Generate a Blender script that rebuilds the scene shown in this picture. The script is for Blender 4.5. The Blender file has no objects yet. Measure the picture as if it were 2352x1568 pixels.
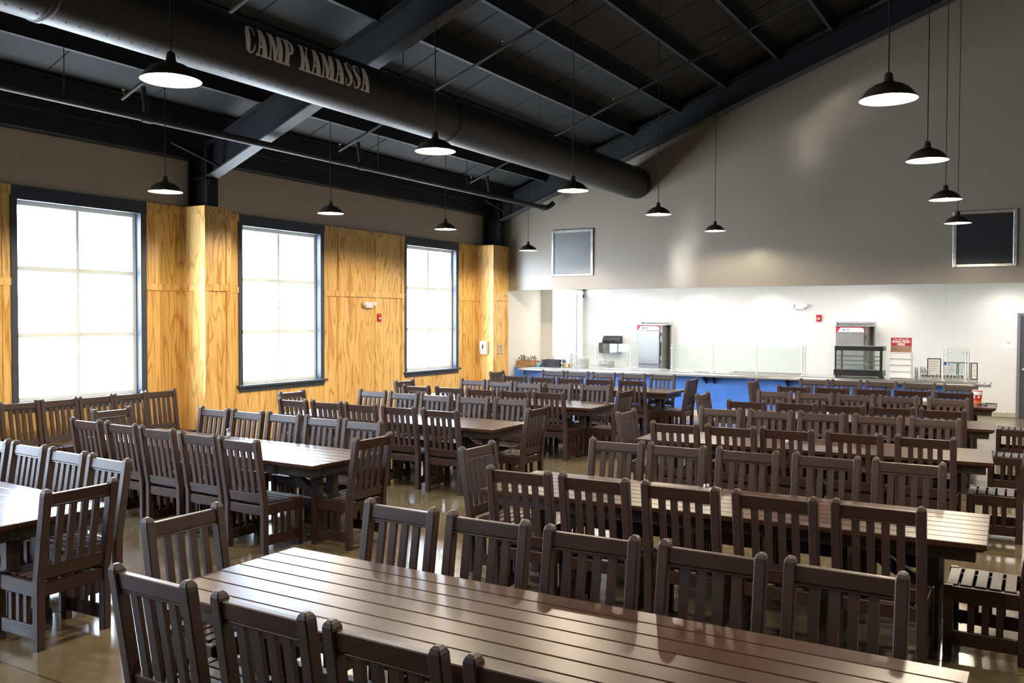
import bpy, math, random
from mathutils import Vector, Matrix
random.seed(7)
SC = bpy.context.scene
COL = SC.collection
PI = math.pi

# ------------------------------------------------------------------ helpers
class MB:
    """collects shapes into one mesh"""
    def __init__(s): s.v = []; s.f = []; s.m = []; s.sm = []
    def add(s, vs, fs, mi=0, smooth=False):
        o = len(s.v); s.v += [tuple(p) for p in vs]
        for q in fs:
            s.f.append(tuple(o + i for i in q)); s.m.append(mi); s.sm.append(smooth)
    def box(s, x0, x1, y0, y1, z0, z1, mi=0):
        if x0 > x1: x0, x1 = x1, x0
        if y0 > y1: y0, y1 = y1, y0
        if z0 > z1: z0, z1 = z1, z0
        vs = [(x, y, z) for z in (z0, z1) for y in (y0, y1) for x in (x0, x1)]
        s.add(vs, [(0,2,3,1),(4,5,7,6),(0,1,5,4),(2,6,7,3),(0,4,6,2),(1,3,7,5)], mi)
    def cbox(s, x0, x1, y0, y1, z0, z1, c=.004, mi=0, M=None):
        """box with chamfered edges"""
        if x0 > x1: x0, x1 = x1, x0
        if y0 > y1: y0, y1 = y1, y0
        if z0 > z1: z0, z1 = z1, z0
        c = min(c, (x1-x0)*.45, (y1-y0)*.45, (z1-z0)*.45)
        lo = (x0, y0, z0); hi = (x1, y1, z1); vs = []; idx = {}
        for a in range(3):
            for sx in (0,1):
                for sy in (0,1):
                    for sz in (0,1):
                        sg = (sx, sy, sz); p = []
                        for k in range(3):
                            e = hi[k] if sg[k] else lo[k]
                            if k != a: e += -c if sg[k] else c
                            p.append(e)
                        idx[(a, sg)] = len(vs); vs.append(p)
        if M is not None: vs = [tuple(M @ Vector(p)) for p in vs]
        fs = []
        def orient(q):
            return q
        for a in range(3):
            b, d = [k for k in range(3) if k != a]
            for sa in (0,1):
                q = []
                for (sb, sd) in ((0,0),(1,0),(1,1),(0,1)):
                    sg = [0,0,0]; sg[a] = sa; sg[b] = sb; sg[d] = sd
                    q.append(idx[(a, tuple(sg))])
                flip = (sa == 0) != (a == 1)
                fs.append(tuple(reversed(q)) if flip else tuple(q))
        for a in range(3):       # edge along axis a
            b, d = [k for k in range(3) if k != a]
            for sb in (0,1):
                for sd in (0,1):
                    g0 = [0,0,0]; g1 = [0,0,0]
                    g0[a] = 0; g1[a] = 1
                    for g in (g0, g1): g[b] = sb; g[d] = sd
                    q = [idx[(b, tuple(g0))], idx[(b, tuple(g1))], idx[(d, tuple(g1))], idx[(d, tuple(g0))]]
                    fs.append(tuple(q))
        for sx in (0,1):
            for sy in (0,1):
                for sz in (0,1):
                    sg = (sx, sy, sz); fs.append((idx[(0,sg)], idx[(1,sg)], idx[(2,sg)]))
        s.add(vs, fs, mi)
    def quad(s, a, b, c, d, mi=0): s.add([a,b,c,d], [(0,1,2,3)], mi)
    def loft(s, secs, mi=0, smooth=False, caps=True, closed=True):
        n = len(secs[0]); vs = [p for q in secs for p in q]; fs = []
        for i in range(len(secs)-1):
            for j in range(n if closed else n-1):
                k = (j+1) % n
                fs.append((i*n+j, i*n+k, (i+1)*n+k, (i+1)*n+j))
        s.add(vs, fs, mi, smooth)
        if caps:
            s.add(secs[0], [tuple(reversed(range(n)))], mi); s.add(secs[-1], [tuple(range(n))], mi)
    def tube(s, pts, r, n=10, mi=0, caps=True):
        pts = [Vector(p) for p in pts]; secs = []
        for i, p in enumerate(pts):
            d = (pts[min(i+1, len(pts)-1)] - pts[max(i-1, 0)]).normalized()
            up = Vector((0,0,1)) if abs(d.z) < .9 else Vector((1,0,0))
            a = d.cross(up).normalized(); b = d.cross(a).normalized()
            rr = r[i] if isinstance(r, (list, tuple)) else r
            secs.append([tuple(p + a*rr*math.cos(2*PI*k/n) + b*rr*math.sin(2*PI*k/n)) for k in range(n)])
        s.loft(secs, mi, True, caps)
    def lathe(s, prof, c=(0,0,0), n=24, mi=0, caps=False, smooth=True):
        secs = [[(c[0]+r*math.cos(2*PI*k/n), c[1]+r*math.sin(2*PI*k/n), c[2]+z) for k in range(n)] for r, z in prof]
        s.loft(secs, mi, smooth, caps)
    def prism(s, poly, y0, y1, mi=0):
        """poly in (x,z), extruded along y"""
        s.loft([[(x, y0, z) for x, z in poly], [(x, y1, z) for x, z in poly]], mi)
    def prismx(s, poly, x0, x1, mi=0):
        s.loft([[(x0, y, z) for y, z in poly], [(x1, y, z) for y, z in poly]], mi)
    def mesh(s, name, mats):
        me = bpy.data.meshes.new(name); me.from_pydata(s.v, [], s.f); me.update()
        for m in (mats if isinstance(mats, (list, tuple)) else [mats]): me.materials.append(m)
        me.polygons.foreach_set('material_index', s.m); me.polygons.foreach_set('use_smooth', s.sm)
        import bmesh
        bm = bmesh.new(); bm.from_mesh(me); bmesh.ops.recalc_face_normals(bm, faces=bm.faces); bm.to_mesh(me); bm.free()
        return me
    def obj(s, name, mats, parent=None, loc=None, rz=0):
        o = bpy.data.objects.new(name, s.mesh(name, mats)); COL.objects.link(o)
        if parent is not None: o.parent = parent
        if loc is not None: o.location = loc
        if rz: o.rotation_euler.z = rz
        return o

def tag(o, label=None, cat=None, group=None, kind=None):
    if label: o['label'] = label
    if cat: o['category'] = cat
    if group: o['group'] = group
    if kind: o['kind'] = kind
    return o
def empty(name, loc=(0,0,0), rz=0, **k):
    o = bpy.data.objects.new(name, None); COL.objects.link(o); o.location = loc; o.rotation_euler.z = rz
    o.empty_display_size = .1
    return tag(o, **k)
def struct(o, label=None, cat=None): return tag(o, label, cat, kind='structure')
def copy_tree(o, parent=None, kids=None):
    c = o.copy(); COL.objects.link(c)
    if parent is not None: c.parent = parent
    for ch in kids_of.get(o.name, []): copy_tree(ch, c)
    return c
kids_of = {}
def index_kids():
    kids_of.clear()
    for o in SC.objects:
        if o.parent is not None: kids_of.setdefault(o.parent.name, []).append(o)

# ------------------------------------------------------------------ materials
def nmat(name):
    m = bpy.data.materials.new(name); m.use_nodes = True
    nt = m.node_tree; b = nt.nodes['Principled BSDF']; return m, nt, b
def node(nt, t, **k):
    n = nt.nodes.new(t)
    for a, v in k.items(): setattr(n, a, v)
    return n
def ramp(nt, stops):
    r = node(nt, 'ShaderNodeValToRGB'); e = r.color_ramp.elements
    while len(e) < len(stops): e.new(.5)
    for i, (p, c) in enumerate(stops): e[i].position = p; e[i].color = (*c, 1)
    return r
def coords(nt, scale=(1,1,1), kind='Object'):
    t = node(nt, 'ShaderNodeTexCoord'); mp = node(nt, 'ShaderNodeMapping'); mp.inputs['Scale'].default_value = scale
    nt.links.new(t.outputs[kind], mp.inputs['Vector']); return mp
def plain(name, col, rough=.5, metal=0, var=.12, nscale=6, bump=0, bscale=60, spec=.5, kind='Object'):
    """principled with a noise-varied colour, roughness and optional fine bump"""
    m, nt, b = nmat(name); L = nt.links
    mp = coords(nt, kind=kind); nz = node(nt, 'ShaderNodeTexNoise'); nz.inputs['Scale'].default_value = nscale; nz.inputs['Detail'].default_value = 4
    L.new(mp.outputs[0], nz.inputs['Vector'])
    a = tuple(c*(1-var) for c in col); d = tuple(min(1, c*(1+var)) for c in col)
    r = ramp(nt, [(.3, a), (.7, d)]); L.new(nz.outputs['Fac'], r.inputs[0]); L.new(r.outputs[0], b.inputs['Base Color'])
    b.inputs['Roughness'].default_value = rough; b.inputs['Metallic'].default_value = metal; b.inputs['Specular IOR Level'].default_value = spec
    if bump:
        n2 = node(nt, 'ShaderNodeTexNoise'); n2.inputs['Scale'].default_value = bscale; n2.inputs['Detail'].default_value = 3
        L.new(mp.outputs[0], n2.inputs['Vector']); bp = node(nt, 'ShaderNodeBump'); bp.inputs['Strength'].default_value = bump; bp.inputs['Distance'].default_value = .01
        L.new(n2.outputs['Fac'], bp.inputs['Height']); L.new(bp.outputs[0], b.inputs['Normal'])
    return m
def emit(name, col, st):
    m, nt, b = nmat(name); b.inputs['Base Color'].default_value = (*col, 1); b.inputs['Emission Color'].default_value = (*col, 1); b.inputs['Emission Strength'].default_value = st
    return m
def glassm(name, tint=(.9,.97,.95), refl=.08, rough=.02, body=0, bodycol=(.8,.9,.9)):
    m = bpy.data.materials.new(name); m.use_nodes = True; nt = m.node_tree; L = nt.links
    nt.nodes.remove(nt.nodes['Principled BSDF']); out = nt.nodes['Material Output']
    t = node(nt, 'ShaderNodeBsdfTransparent'); t.inputs[0].default_value = (*tint, 1)
    g = node(nt, 'ShaderNodeBsdfGlossy'); g.inputs['Roughness'].default_value = rough
    fr = node(nt, 'ShaderNodeLayerWeight'); fr.inputs['Blend'].default_value = .25
    mu = node(nt, 'ShaderNodeMath', operation='MULTIPLY_ADD'); mu.inputs[1].default_value = .5; mu.inputs[2].default_value = refl
    L.new(fr.outputs['Facing'], mu.inputs[0])
    mx = node(nt, 'ShaderNodeMixShader'); L.new(mu.outputs[0], mx.inputs[0]); L.new(t.outputs[0], mx.inputs[1]); L.new(g.outputs[0], mx.inputs[2])
    last = mx
    if body:
        d = node(nt, 'ShaderNodeBsdfDiffuse'); d.inputs[0].default_value = (*bodycol, 1)
        m2 = node(nt, 'ShaderNodeMixShader'); m2.inputs[0].default_value = body; L.new(mx.outputs[0], m2.inputs[1]); L.new(d.outputs[0], m2.inputs[2]); last = m2
    L.new(last.outputs[0], out.inputs[0]); return m
def vinylm():
    m = plain('white_vinyl_frame', (.72,.72,.68), .4, var=.03); nt = m.node_tree; out = nt.nodes['Material Output']
    t = node(nt, 'ShaderNodeBsdfTranslucent'); t.inputs[0].default_value = (.8,.78,.68,1); mx = node(nt, 'ShaderNodeMixShader'); mx.inputs[0].default_value = .10
    nt.links.new(nt.nodes['Principled BSDF'].outputs[0], mx.inputs[1]); nt.links.new(t.outputs[0], mx.inputs[2]); nt.links.new(mx.outputs[0], out.inputs[0]); return m
def wood_panel(name, seed=0):
    m, nt, b = nmat(name); L = nt.links
    mp = coords(nt, (2.6, 2.6, .32)); mp.inputs['Location'].default_value = (seed*3.1, seed*1.7, seed)
    nz = node(nt, 'ShaderNodeTexNoise'); nz.inputs['Scale'].default_value = 1.3; nz.inputs['Detail'].default_value = 2.5; nz.inputs['Roughness'].default_value = .45; nz.inputs['Distortion'].default_value = .35
    L.new(mp.outputs[0], nz.inputs['Vector'])
    mu = node(nt, 'ShaderNodeMath', operation='MULTIPLY'); mu.inputs[1].default_value = 21; L.new(nz.outputs['Fac'], mu.inputs[0])
    fr = node(nt, 'ShaderNodeMath', operation='PINGPONG'); fr.inputs[1].default_value = 1; L.new(mu.outputs[0], fr.inputs[0])
    r = ramp(nt, [(0, (.56,.28,.065)), (.22, (.78,.48,.145)), (.6, (.90,.62,.23)), (1, (.86,.57,.20))]); L.new(fr.outputs[0], r.inputs[0])
    mp2 = coords(nt, (40, 40, 1.6)); n2 = node(nt, 'ShaderNodeTexNoise'); n2.inputs['Scale'].default_value = 1.5; n2.inputs['Detail'].default_value = 4; L.new(mp2.outputs[0], n2.inputs['Vector'])
    r2 = ramp(nt, [(.3, (.82,.78,.72)), (.65, (1,1,1))]); L.new(n2.outputs['Fac'], r2.inputs[0])
    mp3 = coords(nt, (.9, .9, .25)); n3 = node(nt, 'ShaderNodeTexNoise'); n3.inputs['Scale'].default_value = 1; L.new(mp3.outputs[0], n3.inputs['Vector'])
    r3 = ramp(nt, [(.35, (.85,.78,.7)), (.6, (1,1,1))]); L.new(n3.outputs['Fac'], r3.inputs[0])
    x = node(nt, 'ShaderNodeMix', data_type='RGBA', blend_type='MULTIPLY'); x.inputs[0].default_value = .8; L.new(r.outputs[0], x.inputs[6]); L.new(r2.outputs[0], x.inputs[7])
    y = node(nt, 'ShaderNodeMix', data_type='RGBA', blend_type='MULTIPLY'); y.inputs[0].default_value = .8; L.new(x.outputs[2], y.inputs[6]); L.new(r3.outputs[0], y.inputs[7])
    L.new(y.outputs[2], b.inputs['Base Color']); b.inputs['Roughness'].default_value = .42
    return m
def concrete_floor():
    m, nt, b = nmat('polished_concrete'); L = nt.links; mp = coords(nt)
    n1 = node(nt, 'ShaderNodeTexNoise'); n1.inputs['Scale'].default_value = 1.1; n1.inputs['Detail'].default_value = 8; n1.inputs['Roughness'].default_value = .65; n1.inputs['Distortion'].default_value = .6
    L.new(mp.outputs[0], n1.inputs['Vector'])
    r = ramp(nt, [(.25, (.08,.058,.029)), (.5, (.145,.112,.063)), (.75, (.20,.165,.108))]); L.new(n1.outputs['Fac'], r.inputs[0])
    br = node(nt, 'ShaderNodeTexBrick'); br.offset = 0; br.inputs['Scale'].default_value = 1; br.inputs['Brick Width'].default_value = 3.0; br.inputs['Row Height'].default_value = 3.0; br.inputs['Mortar Size'].default_value = .006
    br.inputs['Color1'].default_value = (1,1,1,1); br.inputs['Color2'].default_value = (.94,.94,.94,1); br.inputs['Mortar'].default_value = (.35,.32,.28,1)
    L.new(mp.outputs[0], br.inputs['Vector'])
    x = node(nt, 'ShaderNodeMix', data_type='RGBA', blend_type='MULTIPLY'); x.inputs[0].default_value = 1; L.new(r.outputs[0], x.inputs[6]); L.new(br.outputs[0], x.inputs[7])
    L.new(x.outputs[2], b.inputs['Base Color'])
    n2 = node(nt, 'ShaderNodeTexNoise'); n2.inputs['Scale'].default_value = 4; n2.inputs['Detail'].default_value = 5; L.new(mp.outputs[0], n2.inputs['Vector'])
    r2 = ramp(nt, [(.3, (.13,.13,.13)), (.7, (.24,.24,.24))]); L.new(n2.outputs['Fac'], r2.inputs[0]); L.new(r2.outputs[0], b.inputs['Roughness'])
    b.inputs['Specular IOR Level'].default_value = .65
    return m
def gable_paint():
    m, nt, b = nmat('taupe_gloss_paint'); L = nt.links; mp = coords(nt)
    b.inputs['Base Color'].default_value = (.24,.208,.168,1)
    nz = node(nt, 'ShaderNodeTexNoise'); nz.inputs['Scale'].default_value = .8; nz.inputs['Detail'].default_value = 2; L.new(mp.outputs[0], nz.inputs['Vector'])
    bp = node(nt, 'ShaderNodeBump'); bp.inputs['Strength'].default_value = .25; bp.inputs['Distance'].default_value = .06; L.new(nz.outputs['Fac'], bp.inputs['Height']); L.new(bp.outputs[0], b.inputs['Normal'])
    b.inputs['Roughness'].default_value = .3; b.inputs['Specular IOR Level'].default_value = .5
    return m
def brushed(name, col=(.55,.55,.54), rough=.32, axis=(1, 60, 60)):
    m, nt, b = nmat(name); L = nt.links; mp = coords(nt, axis)
    nz = node(nt, 'ShaderNodeTexNoise'); nz.inputs['Scale'].default_value = 3; nz.inputs['Detail'].default_value = 3; L.new(mp.outputs[0], nz.inputs['Vector'])
    r = ramp(nt, [(.3, tuple(c*.82 for c in col)), (.7, tuple(min(1, c*1.12) for c in col))]); L.new(nz.outputs['Fac'], r.inputs[0]); L.new(r.outputs[0], b.inputs['Base Color'])
    b.inputs['Metallic'].default_value = 1; b.inputs['Roughness'].default_value = rough
    return m

M = dict(
    chair=plain('dark_brown_poly_lumber', (.029,.0112,.0073), .40, var=.15, nscale=9, bump=.12, bscale=140, spec=.40),
    slat=plain('dark_brown_slat_lumber', (.033,.0150,.0118), .5, var=.12, nscale=9, bump=.12, bscale=140, spec=.5),
    table=plain('brown_table_lumber', (.050,.0215,.0125), .30, var=.14, nscale=3, bump=.06, bscale=160, spec=.33),
    tunder=plain('table_frame_lumber', (.03,.016,.013), .5, var=.15),
    tagm=plain('chair_tag_black', (.006,.006,.006), .5),
    wood=wood_panel('golden_plywood', 0), wood2=wood_panel('golden_plywood_board', 2),
    woodtrim=wood_panel('golden_pine_trim', 5),
    taupe=plain('taupe_wall_paint', (.48,.425,.35), .7, var=.05), gable=gable_paint(),
    vinyl=vinylm(),
    navy=plain('slate_blue_trim', (.045,.058,.088), .5, var=.08),
    steel=plain('black_painted_steel', (.007,.0085,.012), .6, var=.15),
    flange=plain('lit_steel_flange', (.05,.055,.062), .62, var=.15),  # lighter copy of the black steel: light on the rafter underside as colour
    pflange=plain('lit_purlin_flange', (.028,.031,.036), .7, var=.15),  # same steel lightened, so the lit lower purlin edge is in the colour
    deck=plain('dark_roof_deck', (.023,.026,.028), .75, var=.2, nscale=1.4),
    duct=plain('black_duct_metal', (.010,.0095,.009), .56, var=.2, spec=.6),
    ductdot=plain('duct_hole', (.002,.002,.002), .8),
    letter=plain('sign_letter_white', (.80,.73,.67), .6, var=.04),
    pipe=plain('black_iron_pipe', (.016,.017,.019), .66, var=.15),
    brass=plain('sprinkler_brass', (.6,.42,.2), .3, metal=1),
    lamp=plain('black_enamel_flare_tint', (.035,.027,.02), .3, var=.1),  # black enamel browned and lightened to imitate flare from the bulb
    lampin=plain('white_lamp_enamel', (.85,.82,.76), .4, var=.02),
    bulb=emit('lamp_bulb', (1,.86,.66), 60),
    floor=concrete_floor(),
    white=plain('white_wall_panel', (.70,.69,.645), .38, var=.02), seam=plain('panel_seam', (.72,.73,.72), .5),
    kwhite=plain('white_ceiling_tile', (.8,.8,.78), .8, var=.03),
    cove=plain('speckled_cove_base', (.42,.38,.3), .5, var=.55, nscale=70),
    cream=plain('cream_cove_base', (.6,.52,.4), .5, var=.05),
    blue=plain('blue_laminate', (.075,.23,.74), .38, var=.1, nscale=3),
    edge=plain('wood_edge', (.38,.22,.09), .5, var=.15),
    inox=brushed('brushed_stainless'), inoxv=brushed('brushed_stainless_upright', (.36,.35,.33), .4, (60, 60, 1)),
    inoxd=plain('dark_steel_recess', (.22,.21,.19), .4, metal=.8),
    alu=brushed('aluminium_frame', (.72,.72,.72), .28, (4, 4, 4)),
    mesh=brushed('grille_mesh', (.14,.14,.14), .5, (2, 2, 160)),
    meshd=brushed('grille_mesh_dark', (.06,.06,.062), .45, (2, 2, 160)),
    black=plain('black_plastic', (.007,.007,.0075), .35, var=.1), dgrey=plain('dark_grey_plastic', (.06,.062,.066), .35, var=.1),
    post=plain('satin_post_metal', (.66,.66,.63), .38, metal=.45, var=.03),
    smoke=glassm('smoked_plastic', (.32,.37,.40), .16, .05, .3, (.2,.22,.24)),
    glass=glassm('guard_glass', (.95,.985,.975), .03, .01, .02, (.75,.9,.87)),
    pane=glassm('window_glass', (.97,.98,.98), .02, .02),
    pane_filter=glassm('glass_light_filter', (.25,.26,.27), .02, .02),  # tint added to hold back daylight at the serving area window
    pane_dim=glassm('glass_dimming_filter', (.17,.175,.18), .02, .02),  # darkening added to weaken the daylight from the right wall
    acrylic=glassm('clear_acrylic', (.88,.9,.9), .06, .05, .18, (.85,.87,.88)),
    wht=plain('white_plastic', (.78,.78,.76), .4, var=.03), paper=plain('white_paper', (.8,.8,.79), .8, var=.02),
    red=plain('red_plastic', (.5,.02,.025), .35, var=.08), redp=plain('red_print', (.42,.012,.02), .6, var=.05),
    orange=plain('orange_print', (.62,.15,.03), .5), bluep=plain('blue_print', (.05,.22,.65), .5),
    inkg=plain('grey_ink', (.25,.25,.27), .7),
    card=plain('brown_cardboard', (.36,.21,.1), .8, var=.1, nscale=12), bread=plain('brown_photo_print', (.34,.2,.13), .6, var=.45, nscale=5),
    cutl=plain('cutlery_steel', (.42,.37,.30), .35, metal=1), chrome=plain('chrome_cap', (.8,.8,.8), .12, metal=1, var=.02),
    salt=plain('white_salt', (.75,.76,.8), .6), pepper=plain('black_pepper', (.09,.075,.06), .7, var=.5, nscale=120),
    door=plain('dark_grey_door', (.055,.057,.055), .4, var=.06), dframe=plain('grey_violet_frame', (.16,.15,.19), .45, var=.05),
    jar=plain('dark_jar', (.1,.085,.06), .35, var=.5, nscale=30),
    teal=plain('blue_foil', (.05,.35,.6), .4),
    beige=plain('beige_plaque', (.55,.42,.26), .6),
    grass=plain('pale_gravel_ground', (.75,.74,.70), .9, var=.1, nscale=1),
)
# horizontal deck seams are in the ceiling geometry; grey pad for lens-independent look only

# ------------------------------------------------------------------ roof geometry
def zroof(x, off=0.0):                       # plane of the rafters' bottom flange on the left slope, mirrored about the ridge
    xr = .5
    xx = x if x <= xr else 2*xr - x
    return 4.27 + .38*(xx + 11.0) + off
XL, XR, YN, YF = -11.5, 12.5, -6.0, 21.75
XRIDGE = .5
DECK = .74

# ------------------------------------------------------------------ the setting
b = MB(); b.box(XL-.3, XR+.3, YN-.3, YF+.3, -.2, 0); struct(b.obj('floor', M['floor']))
b = MB()
t = .12
b.prism([(XL-.4, zroof(XL-.4, DECK)), (XRIDGE, zroof(XRIDGE, DECK)), (XRIDGE, zroof(XRIDGE, DECK)+t), (XL-.4, zroof(XL-.4, DECK)+t)], YN-.3, 18.37)
b.prism([(XR+.4, zroof(XR+.4, DECK)), (XRIDGE, zroof(XRIDGE, DECK)), (XRIDGE, zroof(XRIDGE, DECK)+t), (XR+.4, zroof(XR+.4, DECK)+t)], YN-.3, 18.37)
y = YN + .4
while y < 18:                                 # ribs of the sheeting run up the slope
    b.prism([(XL, zroof(XL, DECK-.012)), (XRIDGE, zroof(XRIDGE, DECK-.012)), (XRIDGE, zroof(XRIDGE, DECK)), (XL, zroof(XL, DECK))], y, y+.02); y += 1.52
struct(b.obj('ceiling', M['deck']), 'dark grey sloping roof deck above the steel beams')

def frame(yc, s=.38, z0=4.27, x0=-11.0):
    b = MB()
    for side in (-1, 1):
        def X(x): return x if side < 0 else 2*XRIDGE - x
        def zb(x): return z0 + s*(x - x0)
        xa, xb = -11.05, XRIDGE
        for (o0, o1, w) in ((0, .025, .11), (.025, .5, .012), (.5, .525, .11)):
            b.prism([(X(xa), zb(xa)+o0), (X(xb), zb(xb)+o0), (X(xb), zb(xb)+o1), (X(xa), zb(xa)+o1)], yc-w, yc+w, 1 if o0 == 0 else 0)
        # column under the haunch
        for (c0, c1, w) in ((-11.42, -11.395, .11), (-11.395, -11.03, .012), (-11.03, -11.0, .11)):
            b.box(X(c0), X(c1), yc-w, yc+w, 0.0, zb(c1)+.45)
        b.box(X(-11.42), X(-11.0), yc-.11, yc+.11, zb(-11)-.02, zb(-11)+.005)
        for q in range(3): b.box(X(-11.0), X(-10.97), yc-.09+q*.07, yc-.05+q*.07, zb(-11)-.10, zb(-11)-.05)
        # fly braces to the purlins
        b.tube([(X(-10.75), yc-.02, zb(-10.75)+.03), (X(-11.0), yc-.75, zb(-11.0)+.42)], .02, 6)
        for x in range(-9, 0, 3):
            b.tube([(X(x), yc+.02, zb(x)+.05), (X(x-.05), yc+.6, zb(x)+.52)], .018, 6)
    return b.obj('roof_beam', [M['steel'], M['flange']])
struct(frame(9.42, .388, 4.262, -10.955), 'black steel rafter frame over the second window pier')
struct(frame(17.95, .366, 4.32, -11.18), 'black steel rafter frame along the end gable wall')
struct(frame(1.1), 'black steel rafter frame above the camera end of the hall')
px = [-10.7, -9.8, -8.72, -7.64, -6.6, -5.6, -4.53, -3.5, -2.45, -1.4, -.35]
for i, x in enumerate(px):
    b = MB(); z = zroof(x, .5); h = .225
    b.box(x-.004, x+.004, YN, 18.2, z, z+h)
    b.box(x-.07, x+.004, YN, 18.2, z, z+.008, 2); b.box(x-.004, x+.07, YN, 18.2, z+h-.008, z+h)
    struct(b.obj('roof_purlin', [M['steel'], M['flange'], M['pflange']]))
b = MB()
b.box(-11.48, -11.25, YN, 18.2, 4.53, 4.78); b.box(-11.48, -11.18, YN, 18.2, 4.78, 5.0)
struct(b.obj('trim_eave', M['steel']), 'black eave strut along the top of the window wall')

# left wall: windows 0..3 (y0,y1) of the trim
WIN = [(-1.75, .3), (2.1, 4.15), (6.57, 8.6), (10.37, 12.42), (14.85, 16.86)]
ZT = 3.8
b = MB()
edges = [YN] + [e for w in WIN for e in w] + [18.25]
for i in range(0, len(edges), 2):
    b.box(XL-.2, XL, edges[i], edges[i+1], 0, ZT)
for (a, c) in WIN:
    b.box(XL-.2, XL, a, c, 0, .9)
struct(b.obj('wall_left', M['wood']), 'golden plywood wall panelling around the tall windows')
b = MB(); b.box(XL-.2, XL-.005, YN, 18.25, ZT, 5.05); struct(b.obj('wall_left_upper', M['taupe']), 'taupe painted upper wall above the plywood panelling')
# boards, rails and battens of the panelling
nb = [0]
def battens(y0, y1, ys, top=True):
    b = MB()
    if top: b.cbox(XL, XL+.035, y0, y1, ZT-.115, ZT+.012, .004)
    b.cbox(XL, XL+.022, y0, y1, 2.50, 2.605, .004)
    for yy in ys: b.cbox(XL, XL+.02, yy-.045, yy+.045, .02, 2.50, .003); b.cbox(XL, XL+.02, yy-.045, yy+.045, 2.605, ZT-.115, .003)
    nb[0] += 1
    struct(b.obj('trim_%d' % nb[0], M['woodtrim']))
battens(YN, WIN[0][0], [-5.5, -4.2, -3.0]); battens(WIN[0][1], WIN[1][0], [.8, 1.7])
battens(WIN[1][1], WIN[2][0], [4.3, 5.36, 6.5]); battens(WIN[2][1], 9.23, [9.18]); battens(9.72, WIN[3][0], [9.78, 10.25])
battens(WIN[3][1], WIN[4][0], [12.46, 12.85, 13.95, 14.8]); battens(WIN[4][1], 17.55, [17.1, 17.5])
# piers (boxed columns) in plywood
def pier(n, y0, y1, x1=-10.95):
    b = MB()
    b.box(XL-.01, x1, y0, y1, 0, ZT-.005, 0)
    b.cbox(XL, x1+.02, y0-.02, y1+.005, ZT-.12, ZT, .004, 1)
    b.cbox(XL, x1+.018, y0-.018, y1+.004, 2.50, 2.605, .004, 1)
    for (za, zc) in ((.02, 2.5), (2.605, ZT-.12)):
        b.cbox(x1-.08, x1+.016, y0-.016, y0+.055, za, zc, .003, 1)
        b.cbox(x1-.002, x1+.016, y1-.09, y1+.002, za, zc, .003, 1)
        b.cbox(XL+.01, XL+.1, y0-.014, y0, za, zc, .003, 1)
    struct(b.obj('wall_pier_%d' % n, [M['wood2'], M['woodtrim']]), 'boxed plywood pier standing out from the window wall')
pier(1, .9, 1.35); pier(2, 9.23, 9.72); pier(3, 17.55, 18.22, -10.98)

def window(n, y0, y1, x=XL, z0=.86, z1=3.8, cas=True, lab=None, mun=True, pane='pane', flip=False):
    """slate casing, white 2x3 frame set back in the reveal, glass, sill"""
    r = empty('window_%d' % n, (x, (y0+y1)/2, z0)); struct(r, lab)
    w = (y1-y0)/2; H = z1-z0
    sl, sr, tp, bt = .085, .1, .17, .1
    if cas:
        b = MB()
        b.cbox(-.01, .022, -w, -w+sl, .0, H, .003); b.cbox(-.01, .022, w-sr, w, 0, H, .003)
        b.cbox(-.01, .024, -w-.005, w+.005, H-tp, H+.01, .003)
        b.cbox(-.01, .02, -w+.01, w-.01, -.02, bt-.02, .003)
        # reveal
        b.box(-.2, 0, -w+sl-.012, -w+sl, bt, H-tp); b.box(-.2, 0, w-sr, w-sr+.012, bt, H-tp); b.box(-.2, 0, -w+sl, w-sr, H-tp, H-tp+.012)
        b.obj('casing', M['navy'], r)
        b = MB(); b.cbox(-.2, .075, -w-.045, w+.045, bt-.04, bt, .006); b.obj('window_sill', M['navy'], r)
    ya, yb, za, zb = -w+sl, w-sr, bt, H-tp
    b = MB(); xo, xi = -.17, -.095; fw = .06 if mun else .02
    for (a0, a1, c0, c1) in ((ya, ya+fw, za, zb), (yb-fw, yb, za, zb), (ya+fw, yb-fw, za, za+fw), (ya+fw, yb-fw, zb-fw, zb)):
        b.cbox(xo, xi, a0, a1, c0, c1, .004)
    mw = .024
    ym = (ya+yb)/2
    if mun: b.cbox(xo+.015, xi-.01, ym-mw, ym+mw, za+fw, zb-fw, .003)
    for k in ((1, 2) if mun else ()):
        zz = za + (zb-za)*k/3; h = .031
        b.cbox(xo+.01, xi-.005, ya+fw, ym-mw, zz-h, zz+h, .003); b.cbox(xo+.01, xi-.005, ym+mw, yb-fw, zz-h, zz+h, .003)
    b.obj('window_frame', M['vinyl'], r)
    b = MB(); b.box(-.137, -.131, ya+fw-.01, yb-fw+.01, za+fw-.01, zb-fw+.01); b.obj('glass', M[pane], r)
    # portal for the daylight
    L = bpy.data.lights.new('daylight_portal', 'AREA'); L.shape = 'RECTANGLE'; L.size = zb-za; L.size_y = yb-ya; L.cycles.is_portal = True
    o = bpy.data.objects.new('daylight_portal', L); COL.objects.link(o)
    o.parent = r; o.location = (-.21, (ya+yb)/2, (za+zb)/2); o.rotation_euler = (0, -PI/2, 0)
    if flip: r.rotation_euler.z = PI
    return r
WL = ['tall window nearest the camera end, behind the camera', 'tall window left of the first plywood pier', 'tall slate-trimmed window nearest the camera, above chairs lined up against the wall',
      'tall slate-trimmed window just beyond the boxed pier', 'tall slate-trimmed window nearest the serving counter end']
for i, (a, c) in enumerate(WIN): window(i+1, a, c, lab=WL[i])

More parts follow.
